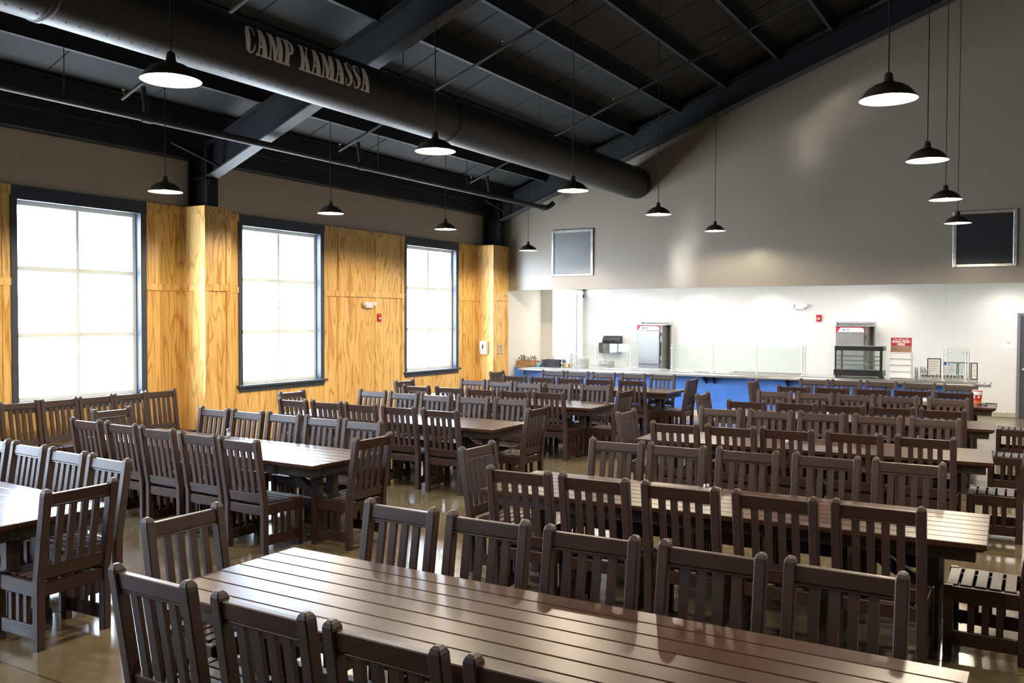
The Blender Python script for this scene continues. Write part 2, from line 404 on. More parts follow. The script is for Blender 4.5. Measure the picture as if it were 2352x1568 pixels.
# right and rear walls (outside the picture)
b = MB(); RW = [(-1.75, .3), (2.1, 4.15), (6.57, 8.6), (10.37, 12.42)]
ed = [YN] + [e for w_ in RW for e in w_] + [YF+.2]
for i in range(0, len(ed), 2): b.box(XR, XR+.2, ed[i], ed[i+1], 0, ZT)
for (a, c) in RW: b.box(XR, XR+.2, a, c, 0, .9)
b.box(XR, XR+.2, YN, YF+.2, ZT, 5.1)
struct(b.obj('wall_right', M['taupe']))
for i, (a, c) in enumerate(RW): window(11+i, a, c, x=XR, flip=True, pane='pane_dim')
b = MB(); b.prism([(XL-.2, 0), (XR+.2, 0), (XR+.2, zroof(XR+.2, DECK)), (XRIDGE, zroof(XRIDGE, DECK)), (XL-.2, zroof(XL-.2, DECK))], YN-.2, YN); struct(b.obj('wall_rear', M['taupe']))
# gable wall over the serving line
b = MB(); b.prism([(-11.5, 2.76), (XR, 2.76), (XR, zroof(XR, DECK)), (XRIDGE, zroof(XRIDGE, DECK)), (-11.5, zroof(-11.5, DECK))], 18.22, 18.37)
struct(b.obj('wall_gable', M['gable']), 'tall taupe gable wall above the white serving area')
# serving area
b = MB(); b.box(-11.2, -11.0, 18.37, 19.9, 0, 3.0); b.box(-11.2, -11.0, 18.222, 18.37, 0, 2.76)
b.box(-11.2, -10.67, 19.9, 20.02, 0, 3.0)
b.box(-10.87, -10.67, 19.9, YF, 0, .9); b.box(-10.87, -10.67, 21.62, YF, .9, 3.0); b.box(-10.87, -10.67, 19.9, YF, 2.84, 3.0)
struct(b.obj('wall_serving_left', M['white']), 'white side wall of the serving area with a stepped corner')
b = MB(); b.box(-10.87, XR, YF, YF+.2, 0, 3.0)
struct(b.obj('wall_back', M['white']), 'white panelled back wall of the serving area')
b = MB()
for x in (-8.04, -5.44, -4.37, -1.81): b.box(x-.006, x+.006, YF-.003, YF+.01, .12, 3.0)
struct(b.obj('trim_panel_seams', M['seam']))
b = MB(); b.cbox(-10.67, XR, YF-.02, YF, 0, .11, .008); struct(b.obj('baseboard_back', M['cove']), 'speckled cove base along the back wall')
b = MB(); b.box(-11.2, XR, 18.37, YF+.2, 3.0, 3.1); struct(b.obj('ceiling_serving', M['kwhite']))
r = window(6, 19.94, 21.68, x=-10.67, z0=.82, z1=2.92, cas=False, mun=False, pane='pane_filter', lab='bright window in the serving area side wall')
b = MB(); b.cbox(-10.66, -10.63, 21.58, 21.66, 2.66, 2.74, .008); 
tag(b.obj('wall_bracket', M['black']), 'small black bracket at the top corner of serving area window', 'bracket')

# door in the back wall
d = struct(empty('door_1', (.06, YF, 0)), 'dark grey door with violet grey frame beside the counter end')
b = MB(); b.cbox(-.49, -.43, -.05, .0, 0, 2.24, .005); b.cbox(.43, .49, -.05, 0, 0, 2.24, .005); b.cbox(-.43, .43, -.05, 0, 2.18, 2.24, .005); b.obj('door_frame', M['dframe'], d)
b = MB(); b.cbox(-.428, .428, -.035, -.002, .01, 2.178, .003); b.obj('door_panel', M['door'], d)
b = MB(); b.tube([(-.36, -.036, 1.04), (-.36, -.075, 1.04)], [.035, .012], 14); b.tube([(-.36, -.07, 1.04), (-.36, -.085, 1.04), (-.36, -.11, 1.04), (-.36, -.12, 1.04)], [.012, .03, .03, .012], 14); b.obj('knob', M['chrome'], d)

# ------------------------------------------------------------------ ducts and pipes
DX, DZ, DR = -7.68, 5.06, .335
duct = empty('air_duct', (DX, 8, DZ), label='large round black air duct hanging under the roof beams, lettered in white', cat='air duct')
b = MB()
n = 40
secs = [[(DR*math.cos(2*PI*k/n), y-8, DR*math.sin(2*PI*k/n)) for k in range(n)] for y in (-5.5, 18.215)]
b.loft(secs, 0, True); b.obj('duct_body', M['duct'], duct)
for ys in (-1.6, 4.68, 10.9, 17.9):
    b = MB(); secs = [[(rr*math.cos(2*PI*k/n), ys-8+dy, rr*math.sin(2*PI*k/n)) for k in range(n)] for dy, rr in ((-.035, DR+.001), (-.025, DR+.012), (.025, DR+.012), (.035, DR+.001))]
    b.loft(secs, 0, True, False); b.obj('seam_band', M['duct'], duct)
b = MB()
for row, a in ((0, -24), (1, -72)):
    y = -5.0
    while y < 17.6:
        th = math.radians(a + (1.2 if row == 0 else 0)); c = Vector(((DR+.0015)*math.cos(th), y-8, (DR+.0015)*math.sin(th)))
        ta = Vector((-math.sin(th), 0, math.cos(th)))
        b.add([tuple(c + ta*.011*math.sin(2*PI*k/8) + Vector((0, .011*math.cos(2*PI*k/8), 0))) for k in range(8)], [tuple(range(8))]); y += .135
tag(b.obj('air_holes', M['ductdot'], duct), kind='stuff')
# lettering wrapped on the duct
def Q(*p): return ('q', p)
def Sx(pts, ws): return ('s', pts, ws)
G = {
 'C': (.58, [Sx([(.50,.66),(.50,.80),(.44,.93),(.31,.975),(.19,.90),(.145,.70),(.14,.5),(.145,.30),(.19,.12),(.31,.025),(.43,.07),(.50,.2),(.52,.33)], [.02,.03,.035,.035,.075,.1,.105,.1,.075,.035,.03,.025,.02])]),
 'A': (.64, [Q((.15,1),(.41,1),(.62,.04),(.36,.04)), Q((.17,.95),(.27,.95),(.17,.04),(.07,.04)), Q((.16,.3),(.42,.3),(.42,.38),(.17,.38)), Q((0,0),(.24,0),(.24,.08),(0,.08)), Q((.3,0),(.65,0),(.65,.08),(.3,.08))]),
 'M': (.86, [Q((.06,.04),(.15,.04),(.15,.96),(.06,.96)), Q((.05,1),(.32,1),(.49,.02),(.31,.02)), Q((.35,.02),(.46,.02),(.64,.96),(.54,.96)), Q((.55,.04),(.79,.04),(.79,.96),(.55,.96)), Q((0,0),(.21,0),(.21,.08),(0,.08)), Q((.5,0),(.85,0),(.85,.08),(.5,.08)), Q((0,.93),(.2,.93),(.2,1),(0,1)), Q((.6,.93),(.85,.93),(.85,1),(.6,1))]),
 'P': (.60, [Q((.06,.04),(.30,.04),(.30,.96),(.06,.96)), Sx([(.2,.965),(.36,.955),(.46,.88),(.49,.72),(.46,.55),(.36,.46),(.2,.45)], [.035,.045,.075,.09,.075,.045,.035]), Q((0,0),(.38,0),(.38,.08),(0,.08)), Q((0,.93),(.25,.93),(.25,1),(0,1))]),
 'K': (.68, [Q((.06,.04),(.29,.04),(.29,.96),(.06,.96)), Q((.24,.40),(.33,.40),(.58,.95),(.48,.95)), Q((.27,.52),(.38,.68),(.66,.04),(.41,.04)), Q((0,0),(.34,0),(.34,.08),(0,.08)), Q((0,.93),(.34,.93),(.34,1),(0,1)), Q((.37,0),(.68,0),(.68,.08),(.37,.08)), Q((.41,.93),(.65,.93),(.65,1),(.41,1))]),
 'S': (.54, [Sx([(.45,.70),(.45,.84),(.38,.95),(.26,.975),(.15,.90),(.12,.78),(.17,.65),(.28,.53),(.38,.40),(.42,.25),(.38,.1),(.26,.025),(.14,.06),(.07,.18),(.06,.32)], [.02,.028,.03,.035,.06,.08,.1,.11,.1,.085,.06,.035,.03,.028,.02])]),
}
b = MB(); u = 0; text = 'CAMP KAMASSA'
tw = sum(.30 if ch == ' ' else G[ch][0] + .025 for ch in text) - .025
ky = 2.05/tw
def wrap(p, uo):
    th = math.radians(-20.5 + 52*p[1]); y = 6.74 + (uo + p[0])*ky - 8
    return ((DR+.003)*math.cos(th), y, (DR+.003)*math.sin(th))
def bil(q, a, c): 
    p0 = [q[0][k]*(1-a)+q[1][k]*a for k in (0,1)]; p1 = [q[3][k]*(1-a)+q[2][k]*a for k in (0,1)]
    return (p0[0]*(1-c)+p1[0]*c, p0[1]*(1-c)+p1[1]*c)
def patch(q, uo, nv=8):
    for j in range(nv):
        b.quad(*[wrap(bil(q, a, c), uo) for a, c in ((0, j/nv), (1, j/nv), (1, (j+1)/nv), (0, (j+1)/nv))])
for ch in text:
    if ch == ' ': u += .30; continue
    w, prims = G[ch]
    for pr in prims:
        if pr[0] == 'q': patch(pr[1], u, 10 if abs(pr[1][2][1]-pr[1][0][1]) > .3 else 2)
        else:
            pts, ws = pr[1], pr[2]; L_, R_ = [], []
            for i, p in enumerate(pts):
                a = pts[max(i-1, 0)]; c = pts[min(i+1, len(pts)-1)]
                dx, dy = (c[0]-a[0])*ky, (c[1]-a[1])*.3; l = math.hypot(dx, dy) or 1
                nx, ny = -dy/l, dx/l
                L_.append((p[0]+nx*ws[i]*1.25, p[1]+ny*ws[i])); R_.append((p[0]-nx*ws[i]*1.25, p[1]-ny*ws[i]))
            for i in range(len(pts)-1): patch((R_[i], R_[i+1], L_[i+1], L_[i]), u, 2)
    u += w + .025
tag(b.obj('lettering', M['letter'], duct), 'white slab-serif words CAMP KAMASSA on the duct')
for y in (2.5, 6.0, 9.9, 13.8, 17.0):
    b = MB(); b.tube([(0, y-8, DR), (0, y-8, zroof(DX, .72)-DZ)], .006, 6); b.obj('hanger_rod', M['pipe'], duct)

PXp, PZp = -9.77, 4.615
sp = empty('sprinkler_main_pipe', (PXp, 8, PZp), label='long black sprinkler main pipe running below the eave of the window wall', cat='pipe')
b = MB(); b.tube([(0, YN-8+.02, 0), (0, 17.75-8, 0)], .05, 14); b.obj('pipe_run', M['pipe'], sp)
b = MB(); b.tube([(0, 9.68, 0), (0, 9.80, 0)], .068, 14); b.tube([(0, 9.78, 0), (0.02, 9.9, .01), (.09, 9.96, .07), (.14, 10.0, .13)], .056, 12); b.obj('elbow', M['pipe'], sp)
for y in (7.33, 11.45, 15.47):
    b = MB(); b.tube([(0, y-8, .03), (-.03, y-8, .22), (-.06, y-8, .40)], .032, 10); b.tube([(0, y-8-.07, 0), (0, y-8+.07, 0)], .062, 12); b.obj('riser', M['pipe'], sp)
for y in (2.5, 6.23, 11.9, 14.62):
    b = MB(); b.tube([(0, y-8, .04), (0, y-8, zroof(PXp, .72)-PZp)], .007, 6); b.obj('hanger_rod', M['pipe'], sp)
SPL = {7.33: 'sprinkler branch pipe climbing the roof slope before the pier frame', 11.45: 'sprinkler branch pipe climbing the roof slope just beyond the lettered duct section', 15.47: 'sprinkler branch pipe climbing the roof slope nearest the gable wall'}
for y in (7.33, 11.45, 15.47):
    z = lambda x: zroof(x, .36)
    e = empty('sprinkler_branch_pipe', (-9.83, y, z(-9.83)), label=SPL[y], cat='pipe', group='sprinkler branch pipes')
    b = MB(); b.tube([(x+9.83, 0, z(x)-z(-9.83)) for x in (-10.25, -2, .2)], .024, 10); b.obj('pipe_run', M['pipe'], e)
    for x in (-10.22, -7.0, -4.9, -2.8):
        b = MB(); zz = z(x)-z(-9.83); b.tube([(x+9.83, 0, zz), (x+9.83, 0, zz+.09)], .012, 8); b.lathe([(.012, .09), (.022, .095), (.022, .11), (.008, .12)], (x+9.83, 0, zz), 10); b.obj('sprinkler_head', M['brass'], e)

# ------------------------------------------------------------------ pendant lamps
def make_lamp(cord):
    r = empty('pendant_lamp')
    b = MB(); b.lathe([(.0, .192), (.018, .192), (.028, .182), (.032, .14), (.038, .126), (.05, .12), (.10, .102), (.145, .072), (.172, .04), (.176, .03), (.2, .006), (.2, 0)], n=36)
    b.obj('lamp_shade', M['lamp'], r)
    b = MB(); b.lathe([(.199, .0), (.173, .028), (.168, .038), (.142, .066), (.098, .094), (.05, .112), (0.001, .114)], n=36); b.obj('shade_lining', M['lampin'], r)
    b = MB(); b.lathe([(.001, .004), (.02, .008), (.032, .022), (.035, .04), (.028, .064), (.017, .082), (.015, .104)], n=16); b.obj('bulb', M['bulb'], r)
    return r
LAMPS = {'A': [(-9.12,7.10,3.61),(-9.37,10.28,3.69),(-9.35,13.30,3.71),(-9.5,16.6,3.55)],
         'B': [(-5.06,3.99,3.69),(-5.10,7.08,3.72),(-5.18,10.2,3.73),(-5.16,13.1,3.72),(-5.40,16.65,3.78)],
         'C': [(-.965,6.87,3.67),(-1.0,9.75,3.68),(-1.09,12.8,3.65),(-1.15,15.6,3.61)]}
PL = {'A': 'over window-side tables', 'B': 'over the middle aisle', 'C': 'over inner table right ends'}
NTH = ['nearest the camera', 'second from the camera', 'third from the camera', 'fourth from the camera', 'nearest the gable wall']
proto = make_lamp(1); index_kids(); first = True
for k, L_ in LAMPS.items():
    for i, (x, y, z) in enumerate(L_):
        o = proto if first else copy_tree(proto); first = False
        o.location = (x, y, z)
        nth = 'nearest the gable wall' if i == len(L_)-1 else NTH[i]
        tag(o, 'black dome pendant lamp, %s, row %s' % (nth, PL[k]), 'lamp', 'black dome pendant lamps')
        top = zroof(x, .7)
        b = MB(); b.tube([(0, 0, .19), (0, 0, top-z)], .0055, 6); b.obj('cord', M['black'], o)
        b = MB(); b.lathe([(.05, 0), (.05, -.03), (.01, -.05)], (0, 0, top-z+.02), 14); b.obj('canopy', M['lamp'], o)
        li = bpy.data.lights.new('lamp_light', 'SPOT'); li.energy = 180; li.color = (1, .84, .63); li.shadow_soft_size = .06; li.spot_size = math.radians(168); li.spot_blend = .3
        lo = bpy.data.objects.new('lamp_light', li); COL.objects.link(lo); lo.parent = o; lo.location = (0, 0, -.015)
for (x, y) in ((3.1, 7), (3.1, 10.2), (3.1, 13.2), (3.1, 16.5), (-.97, 3.8), (-5.1, .9), (-9.2, 3.9)):
    li = bpy.data.lights.new('lamp_light', 'SPOT'); li.energy = 180; li.color = (1, .84, .63); li.shadow_soft_size = .08; li.spot_size = math.radians(168); li.spot_blend = .3
    lo = bpy.data.objects.new('lamp_light', li); COL.objects.link(lo); lo.location = (x, y, 3.66)

# ------------------------------------------------------------------ tables
TL, TW, TH = 3.475, .95, .776
def make_table():
    r = empty('dining_table')
    b = MB(); npl = 7; g = .0045; w = (TW - g*(npl-1))/npl
    for i in range(npl):
        y0 = -TW/2 + i*(w+g); b.cbox(-TL/2, TL/2, y0, y0+w, TH-.036, TH, .005)
    b.box(-TL/2+.02, TL/2-.02, -TW/2+.02, TW/2-.02, TH-.05, TH-.034)
    b.obj('tabletop', M['table'], r)
    b = MB(); b.cbox(-TL/2+.06, TL/2-.06, -TW/2+.06, -TW/2+.1, TH-.125, TH-.05); b.cbox(-TL/2+.06, TL/2-.06, TW/2-.1, TW/2-.06, TH-.125, TH-.05)
    b.cbox(-TL/2+.06, -TL/2+.1, -TW/2+.1, TW/2-.1, TH-.125, TH-.05); b.cbox(TL/2-.1, TL/2-.06, -TW/2+.1, TW/2-.1, TH-.125, TH-.05)
    b.obj('apron', M['tunder'], r)
    for s in (-1, 1):
        x = s*(TL/2-.31); b = MB()
        for yy in (-.1, .1): b.cbox(x-.042, x+.042, yy-.045, yy+.045, .085, TH-.05, .006)
        # rounded foot
        prof = [(-.16, 0), (.16, 0), (.16, .055), (.145, .085), (-.145, .085), (-.16, .055)]
        b.prismx(prof, x-.04, x+.04)
        b.cbox(x-.035, x+.035, -.3, .3, TH-.13, TH-.05)
        b.obj('trestle', M['tunder'], r)
        b = MB(); b.loft([[(x-s*.04, -.03, .30), (x-s*.04, .03, .30), (x-s*.04, .03, .40), (x-s*.04, -.03, .40)], [(x-s*.62, -.03, TH-.13), (x-s*.62, .03, TH-.13), (x-s*.62, .03, TH-.05), (x-s*.62, -.03, TH-.05)]]); b.obj('brace', M['tunder'], r)
    b = MB(); b.cbox(-TL/2+.30, TL/2-.30, -.03, .03, .25, .36); b.obj('stretcher', M['tunder'], r)
    return r
TABLES = {'R1': (-1.943,3.248,0), 'R2': (-1.999,6.292,.027), 'R3': (-2.115,9.64,.058), 'R4': (-2.208,12.50,.03), 'R5': (-2.302,15.47,.018),
          'L1': (-7.34,3.53,-.05), 'L2': (-7.276,6.37,-.03), 'L3': (-7.30,9.33,.005), 'L4': (-7.40,12.215,.008), 'L5': (-7.42,15.38,.008)}
TN = {'1': 'nearest', '2': 'second', '3': 'third', '4': 'fourth', '5': 'farthest'}
RN = {'R': 'inner row', 'L': 'window row'}
proto = make_table(); index_kids(); first = True
for k, (x, y, a) in TABLES.items():
    o = proto if first else copy_tree(proto); first = False
    o.location = (x, y, 0); o.rotation_euler.z = a
    tag(o, 'long dark brown planked dining table, %s from the camera in the %s' % (('nearest' if k[1] == '1' else TN[k[1]]), 'inner row' if k[0] == 'R' else 'row beside the windows'), 'table', 'long brown dining tables')

# ------------------------------------------------------------------ chairs
HC, HW, RK = 1.028, .234, .09        # post height, half post spacing, rake
def make_chair():
    """faces +Y; post tops at y = -.31"""
    r = empty('dining_chair')
    C = M['chair']
    def post(x):
        b = MB(); wx, wy, c = .0275, .03, .006
        path = [(-.22, 0, 1), (-.222, .40, 1), (-.226, .46, 1), (-.306, .985, 1), (-.308, 1.004, .93), (-.31, 1.019, .72), (-.31, 1.028, .35)]
        secs = []
        for (y, z, s) in path:
            a, d, e = wx*s, wy*(1 if s > .9 else s**.8), c*s
            secs.append([(x+px_, y+py_, z) for px_, py_ in ((-a+e,-d),(a-e,-d),(a,-d+e),(a,d-e),(a-e,d),(-a+e,d),(-a,d-e),(-a,-d+e))])
        b.loft(secs); return b
    def py(z): return -.226 - .08*(z-.46)/.525 if z > .46 else -.222
    for s in (-1, 1): post(s*HW).obj('leg', M['slat'], r)
    for s in (-1, 1):
        b = MB(); b.cbox(s*HW-.0275, s*HW+.0275, .165, .22, 0, .44, .005); b.obj('leg', C, r)
    def slab(x0, x1, z0, z1, th, b, off=0):
        a0, a1 = py(z0)+off, py(z1)+off; c = .004
        sec = lambda x: [(x, a0-th/2+c*.3, z0), (x, a0+th/2-c, z0), (x, a0+th/2, z0+c), (x, a1+th/2, z1-c), (x, a1+th/2-c, z1), (x, a1-th/2+c, z1), (x, a1-th/2, z1-c), (x, a0-th/2, z0+c)]
        b.loft([sec(x0), sec(x1)])
    hw = HW-.0275
    b = MB(); slab(-hw, hw, .922, .995, .036, b); slab(-hw, hw, .908, .9195, .032, b); b.obj('top_rail', C, r)
    b = MB()
    for i in range(4): slab(-.1245+.083*i-.022, -.1245+.083*i+.022, .525, .912, .022, b)
    b.obj('back_slats', M['slat'], r)
    b = MB(); slab(-hw, hw, .447, .53, .034, b); b.obj('lower_rail', C, r)
    b = MB()
    for i in range(5):
        y0 = -.178 + i*.081; b.cbox(-hw+.005 if i < 5 else 0, hw-.005, y0, y0+.064, .418, .438, .003)
    b.cbox(-hw+.032, -hw+.06, -.19, .2, .37, .418); b.cbox(hw-.06, hw-.032, -.19, .2, .37, .418)
    b.obj('seat', C, r)
    b = MB()
    b.cbox(-hw, hw, -.24, -.208, .335, .418); b.obj('rear_apron', C, r)
    b = MB(); b.cbox(-hw, hw, .178, .208, .335, .418); b.obj('front_apron', C, r)
    for s in (-1, 1):
        b = MB(); x0, x1 = s*HW-.016, s*HW+.016
        b.cbox(x0, x1, -.192, .165, .335, .432); b.cbox(x0, x1, -.19, .165, .065, .155)
        for i in range(3): yy = -.093 + i*.079; b.cbox(x0+.005, x1-.005, yy-.02, yy+.02, .155, .335)
        b.obj('side_frame', C, r)
    b = MB(); b.box(-.03, .03, -.2415, -.24, .372, .380); b.obj('maker_tag', M['tagm'], r)
    return r
CH = {
'R1f': [(-3.175,4.077,-.02),(-2.572,4.068,.007),(-1.945,4.058,.03),(-1.319,4.067,-.005),(-.721,4.074,-.013)],
'R1n': [(-3.207,2.411,-.009),(-2.52,2.376,-.018),(-1.915,2.356,-.01),(-1.31,2.35,-.01)],
'R2n': [(-3.201,5.466,.016),(-2.617,5.481,.019),(-2.008,5.506,.031),(-1.399,5.515,.001),(-.805,5.542,0)],
'R2f': [(-3.224,7.242,.011),(-2.67,7.251,.019),(-2.069,7.288,.016),(-1.453,7.337,.005),(-.85,7.361,0)],
'R3n': [(-3.259,8.774,.005),(-2.684,8.821,.011),(-2.139,8.887,0),(-1.522,8.957,0),(-.902,8.976,-.003)],
'R3f': [(-3.337,10.571,.002),(-2.747,10.605,.001),(-2.174,10.662,-.003),(-1.571,10.712,-.001),(-.983,10.758,-.001)],
'R4n': [(-3.344,11.684,.004),(-2.716,11.791,.003),(-2.145,11.818,-.001),(-1.569,11.847,0),(-1.003,11.852,-.001)],
'R4f': [(-3.438,13.526,.001),(-2.859,13.53,.001),(-2.29,13.563,.001),(-1.722,13.588,-.002),(-1.083,13.587,0)],
'R5n': [(-3.433,14.686,-.001),(-2.85,14.754,.002),(-2.246,14.811,-.001),(-1.684,14.862,-.001),(-1.104,14.805,-.003)],
'R5f': [(-3.488,16.495,-.002),(-2.95,16.561,-.001),(-2.374,16.568,-.002),(-1.759,16.49,-.002),(-1.133,16.466,-.003)],
'L1f': [(-7.99,4.405,-.05),(-7.389,4.37,-.055),(-6.77,4.322,-.05),(-6.171,4.277,-.05)],
'L2n': [(-8.65,5.72,-.028),(-8.036,5.702,-.039),(-7.401,5.641,-.021),(-6.738,5.582,-.029),(-6.133,5.522,-.028)],
'L2f': [(-8.457,7.259,-.039),(-7.903,7.27,-.022),(-7.337,7.28,-.016),(-6.708,7.241,.008),(-6.126,7.212,.006)],
'L3n': [(-8.512,8.597,-.023),(-7.937,8.619,.005),(-7.357,8.605,-.002),(-6.754,8.612,.014),(-6.099,8.565,.013)],
'L3f': [(-8.559,10.304,-.002),(-7.945,10.262,.014),(-7.372,10.255,.005),(-6.723,10.235,.016),(-6.146,10.3,.019)],
'L4n': [(-8.598,11.423,.007),(-7.99,11.466,.001),(-7.377,11.434,.002),(-6.78,11.449,.004),(-6.211,11.477,-.003)],
'L4f': [(-8.6,13.089,.001),(-8.003,13.021,.004),(-7.422,12.981,.009),(-6.905,13.077,.011),(-6.24,13.145,.01)],
'L5n': [(-8.56,14.45,.004),(-7.958,14.444,.009),(-7.374,14.432,-.002),(-6.81,14.487,.003),(-6.189,14.516,0)],
'L5f': [(-8.665,16.193,.003),(-8.1,16.192,-.001),(-7.483,16.125,.001),(-6.869,16.182,.001),(-6.269,16.219,.002)],
'R1l': [(-4.092,3.289,.003)], 'R2l': [(-4.132,6.358,0)], 'R3l': [(-4.181,9.639,.015)], 'R4l': [(-4.231,12.535,.005)], 'R5l': [(-4.33,15.533,-.013)],
'R2r': [(.03,6.39,0)], 'R3r': [(-.06,9.75,.02)], 'R4r': [(.0,12.47,0)], 'R5r': [(-.03,15.56,0)],
'L2l': [(-9.409,6.556,.026)], 'L2r': [(-5.245,6.32,-.006)], 'L3l': [(-9.471,9.546,-.001)], 'L3r': [(-5.247,9.423,.016)],
'L4l': [(-9.507,12.28,-.011)], 'L4r': [(-5.375,12.374,-.032)], 'L5l': [(-9.519,15.359,-.001)], 'L5r': [(-5.391,15.414,.004)], 'L1r': [(-5.30,3.465,.03)],
'W': [(-11.17,6.47,0),(-11.17,7.0,.01),(-11.17,7.53,.01),(-11.17,8.055,.01),(-11.2,8.60,-.02)],
}
ORD = ['first', 'second', 'third', 'fourth', 'fifth']
proto = make_chair(); index_kids(); first = True
for k, L_ in CH.items():
    for i, (x, y, a) in enumerate(L_):
        o = proto if first else copy_tree(proto); first = False
        s = k[-1]
        base = {'f': PI, 'n': 0, 'l': -PI/2, 'r': PI/2, 'W': -PI/2}[s]
        rz = base + a
        fx, fy = -math.sin(rz), math.cos(rz)           # facing
        o.location = (x + fx*.31, y + fy*.31, 0); o.rotation_euler.z = rz
        if s == 'W':
            lab = 'dark brown slatted chair against the wall below nearest window, %s from the %s' % (('fifth', 'fourth', 'third', 'second', 'first')[i], 'pier')
            grp = 'chairs lined up along the window wall'
        else:
            tn = '%s table, %s' % (TN[k[1]], RN[k[0]])
            j = i + (1 if k == 'L1f' else 0)
            if s in 'fn':
                lab = 'dark brown slatted chair, %s from window end, %s side, %s' % (ORD[j], 'counter' if s == 'f' else 'camera', tn)
            else: lab = 'dark brown slatted chair at the %s end of the %s' % ('window' if s == 'l' else 'aisle', tn)
            grp = 'dark brown chairs around the dining tables'
        tag(o, lab, 'chair', grp)

# things on the tables
def shaker(x, y, z, fill, lab):
    r = empty('%s_shaker' % fill, (x, y, z), label=lab, cat='shaker', group='salt and pepper shakers')
    b = MB(); b.lathe([(.001, 0), (.022, 0), (.023, .01), (.021, .05), (.019, .068)], n=16); b.obj('glass_jar', M['acrylic'], r)
    b = MB(); b.lathe([(.001, .003), (.019, .003), (.018, .045), (.001, .046)], n=14); b.obj('filling', M[fill], r)
    b = MB(); b.lathe([(.022, .066), (.0225, .082), (.018, .093), (.001, .097)], n=16); b.obj('cap', M['chrome'], r)
shaker(-2.12, 6.39, TH+.001, 'pepper', 'small glass shaker with chrome cap, left of pair on second inner table')
shaker(-2.0, 6.29, TH+.001, 'salt', 'small glass salt shaker with chrome cap, right of pair on second inner table')
shaker(-7.68, 6.78, TH+.001, 'salt', 'small glass shaker with chrome cap on the second window-row table')
shaker(-2.3, 9.6, TH+.001, 'salt', 'small white salt shaker on the third inner table')
shaker(-2.52, 12.75, TH+.001, 'salt', 'small white salt shaker on the fourth inner table')
r = empty('drink_cup', (-.845, 15.75, TH+.001), label='large red and white foam drink cup on the farthest inner table', cat='cup')
b = MB(); b.lathe([(.001, 0), (.042, 0), (.046, .05), (.052, .10), (.057, .165)], n=28); b.lathe([(.057, .165), (.059, .168), (.053, .166), (.001, .166)], n=28); b.obj('cup_body', M['wht'], r)
b = MB(); b.lathe([(.0448, .03), (.0532, .11)], n=28, mi=0); b.lathe([(.0568, .155), (.058, .166)], n=28, mi=0); b.obj('red_print', M['red'], r)
b = MB(); b.lathe([(.0432, .005), (.0462, .045)], n=28); b.obj('orange_print', M['orange'], r)
b = MB()
for a in (-2.2, -1.2):
    b.add([((.0545+.0)*math.cos(a+d), .0545*math.sin(a+d), zz) for d, zz in ((-.18,.07),(.18,.07),(.2,.1),(-.2,.1))], [(0,1,2,3)])
b.obj('white_print', M['paper'], r); r.scale = (1.3, 1.3, 1.25)
r = empty('snack_bag', (-1.6, 15.62, TH+.001), label='small crumpled white and blue bag on the farthest inner table', cat='bag')
b = MB(); b.lathe([(.001, 0), (.05, .0), (.055, .02), (.04, .06), (.05, .085), (.02, .09)], n=9, smooth=False); b.obj('bag_body', M['wht'], r)
b = MB(); b.lathe([(.0405, .062), (.0505, .083)], n=9, smooth=False); b.obj('bag_top', M['bluep'], r)
r = empty('eyeglasses', (-.74, 15.30, TH+.004), label='folded black eyeglasses lying at the end of the farthest inner table', cat='glasses')
for s in (-1, 1):
    b = MB(); b.tube([(s*.035+.025*math.cos(2*PI*k/12), -.01, .02+.018*math.sin(2*PI*k/12)) for k in range(13)], .004, 6); b.obj('lens_rim', M['black'], r)
    b = MB(); b.tube([(s*.06, -.008, .025), (s*.058, .02, .02), (-s*.05, .035, .005)], .0035, 6); b.obj('temple', M['black'], r)
b = MB(); b.tube([(-.012, -.01, .022), (.012, -.01, .022)], .004, 6); b.obj('bridge', M['black'], r)
r = empty('phone', (-.66, 15.84, TH+.001), rz=.1, label='thin black phone lying flat behind the cup, farthest inner table', cat='phone')
b = MB(); b.cbox(-.075, .075, -.037, .037, 0, .009, .003); b.obj('phone_body', M['black'], r)
b = MB(); b.box(-.068, .068, -.033, .033, .009, .0095); b.obj('screen', M['dgrey'], r)

# ------------------------------------------------------------------ serving line
CX0, CX1, CYF, CYB, CT = -10.7, -1.05, 18.56, 19.45, .93
c = empty('serving_counter', ((CX0+CX1)/2, 19, 0), label='long blue serving counter with stainless steel top under the gable wall', cat='counter')
ox, oy = (CX0+CX1)/2, 19
def lb(b, x0, x1, y0, y1, z0, z1, cc=None, mi=0):
    (b.cbox(x0-ox, x1-ox, y0-oy, y1-oy, z0, z1, cc, mi) if cc else b.box(x0-ox, x1-ox, y0-oy, y1-oy, z0, z1, mi))
b = MB(); lb(b, CX0, CX1, CYF, CYB, .14, .88); b.obj('front_panel', M['blue'], c)
b = MB(); lb(b, CX0+.02, CX1-.02, CYF+.02, CYB-.02, 0, .14); b.obj('toe_base', M['cream'], c)
b = MB()
lb(b, CX0-.02, CX1+.02, CYF-.05, CYB, .88, CT, .008)
b.obj('steel_top', M['inox'], c)
b = MB()
for yy in (18.26, 18.36, 18.46): b.tube([(CX0-.0-ox, yy-oy, .895), (CX1+.26-ox, yy-oy, .895)], .017, 10)
lb(b, CX0, CX1-.0, 18.24, 18.52, .862, .884, .006)
for x in (CX1+.06, CX1+.16, CX1+.26): b.tube([(x-ox, 18.24-oy, .905), (x-ox, 18.98-oy, .905)], .016, 10)
lb(b, CX1+.0, CX1+.29, 18.22, 18.245, .87, .905, .004)
b.obj('tray_rail', M['inox'], c)
b = MB()
for x in (-9.7, -8.0, -6.18, -6.0, -4.45, -2.6): b.prismx([(18.27-oy, .855), (18.56-oy, .855), (18.56-oy, .70)], x-.015-ox, x+.015-ox)
b.obj('rail_bracket', M['black'], c)
b = MB(); n = 28
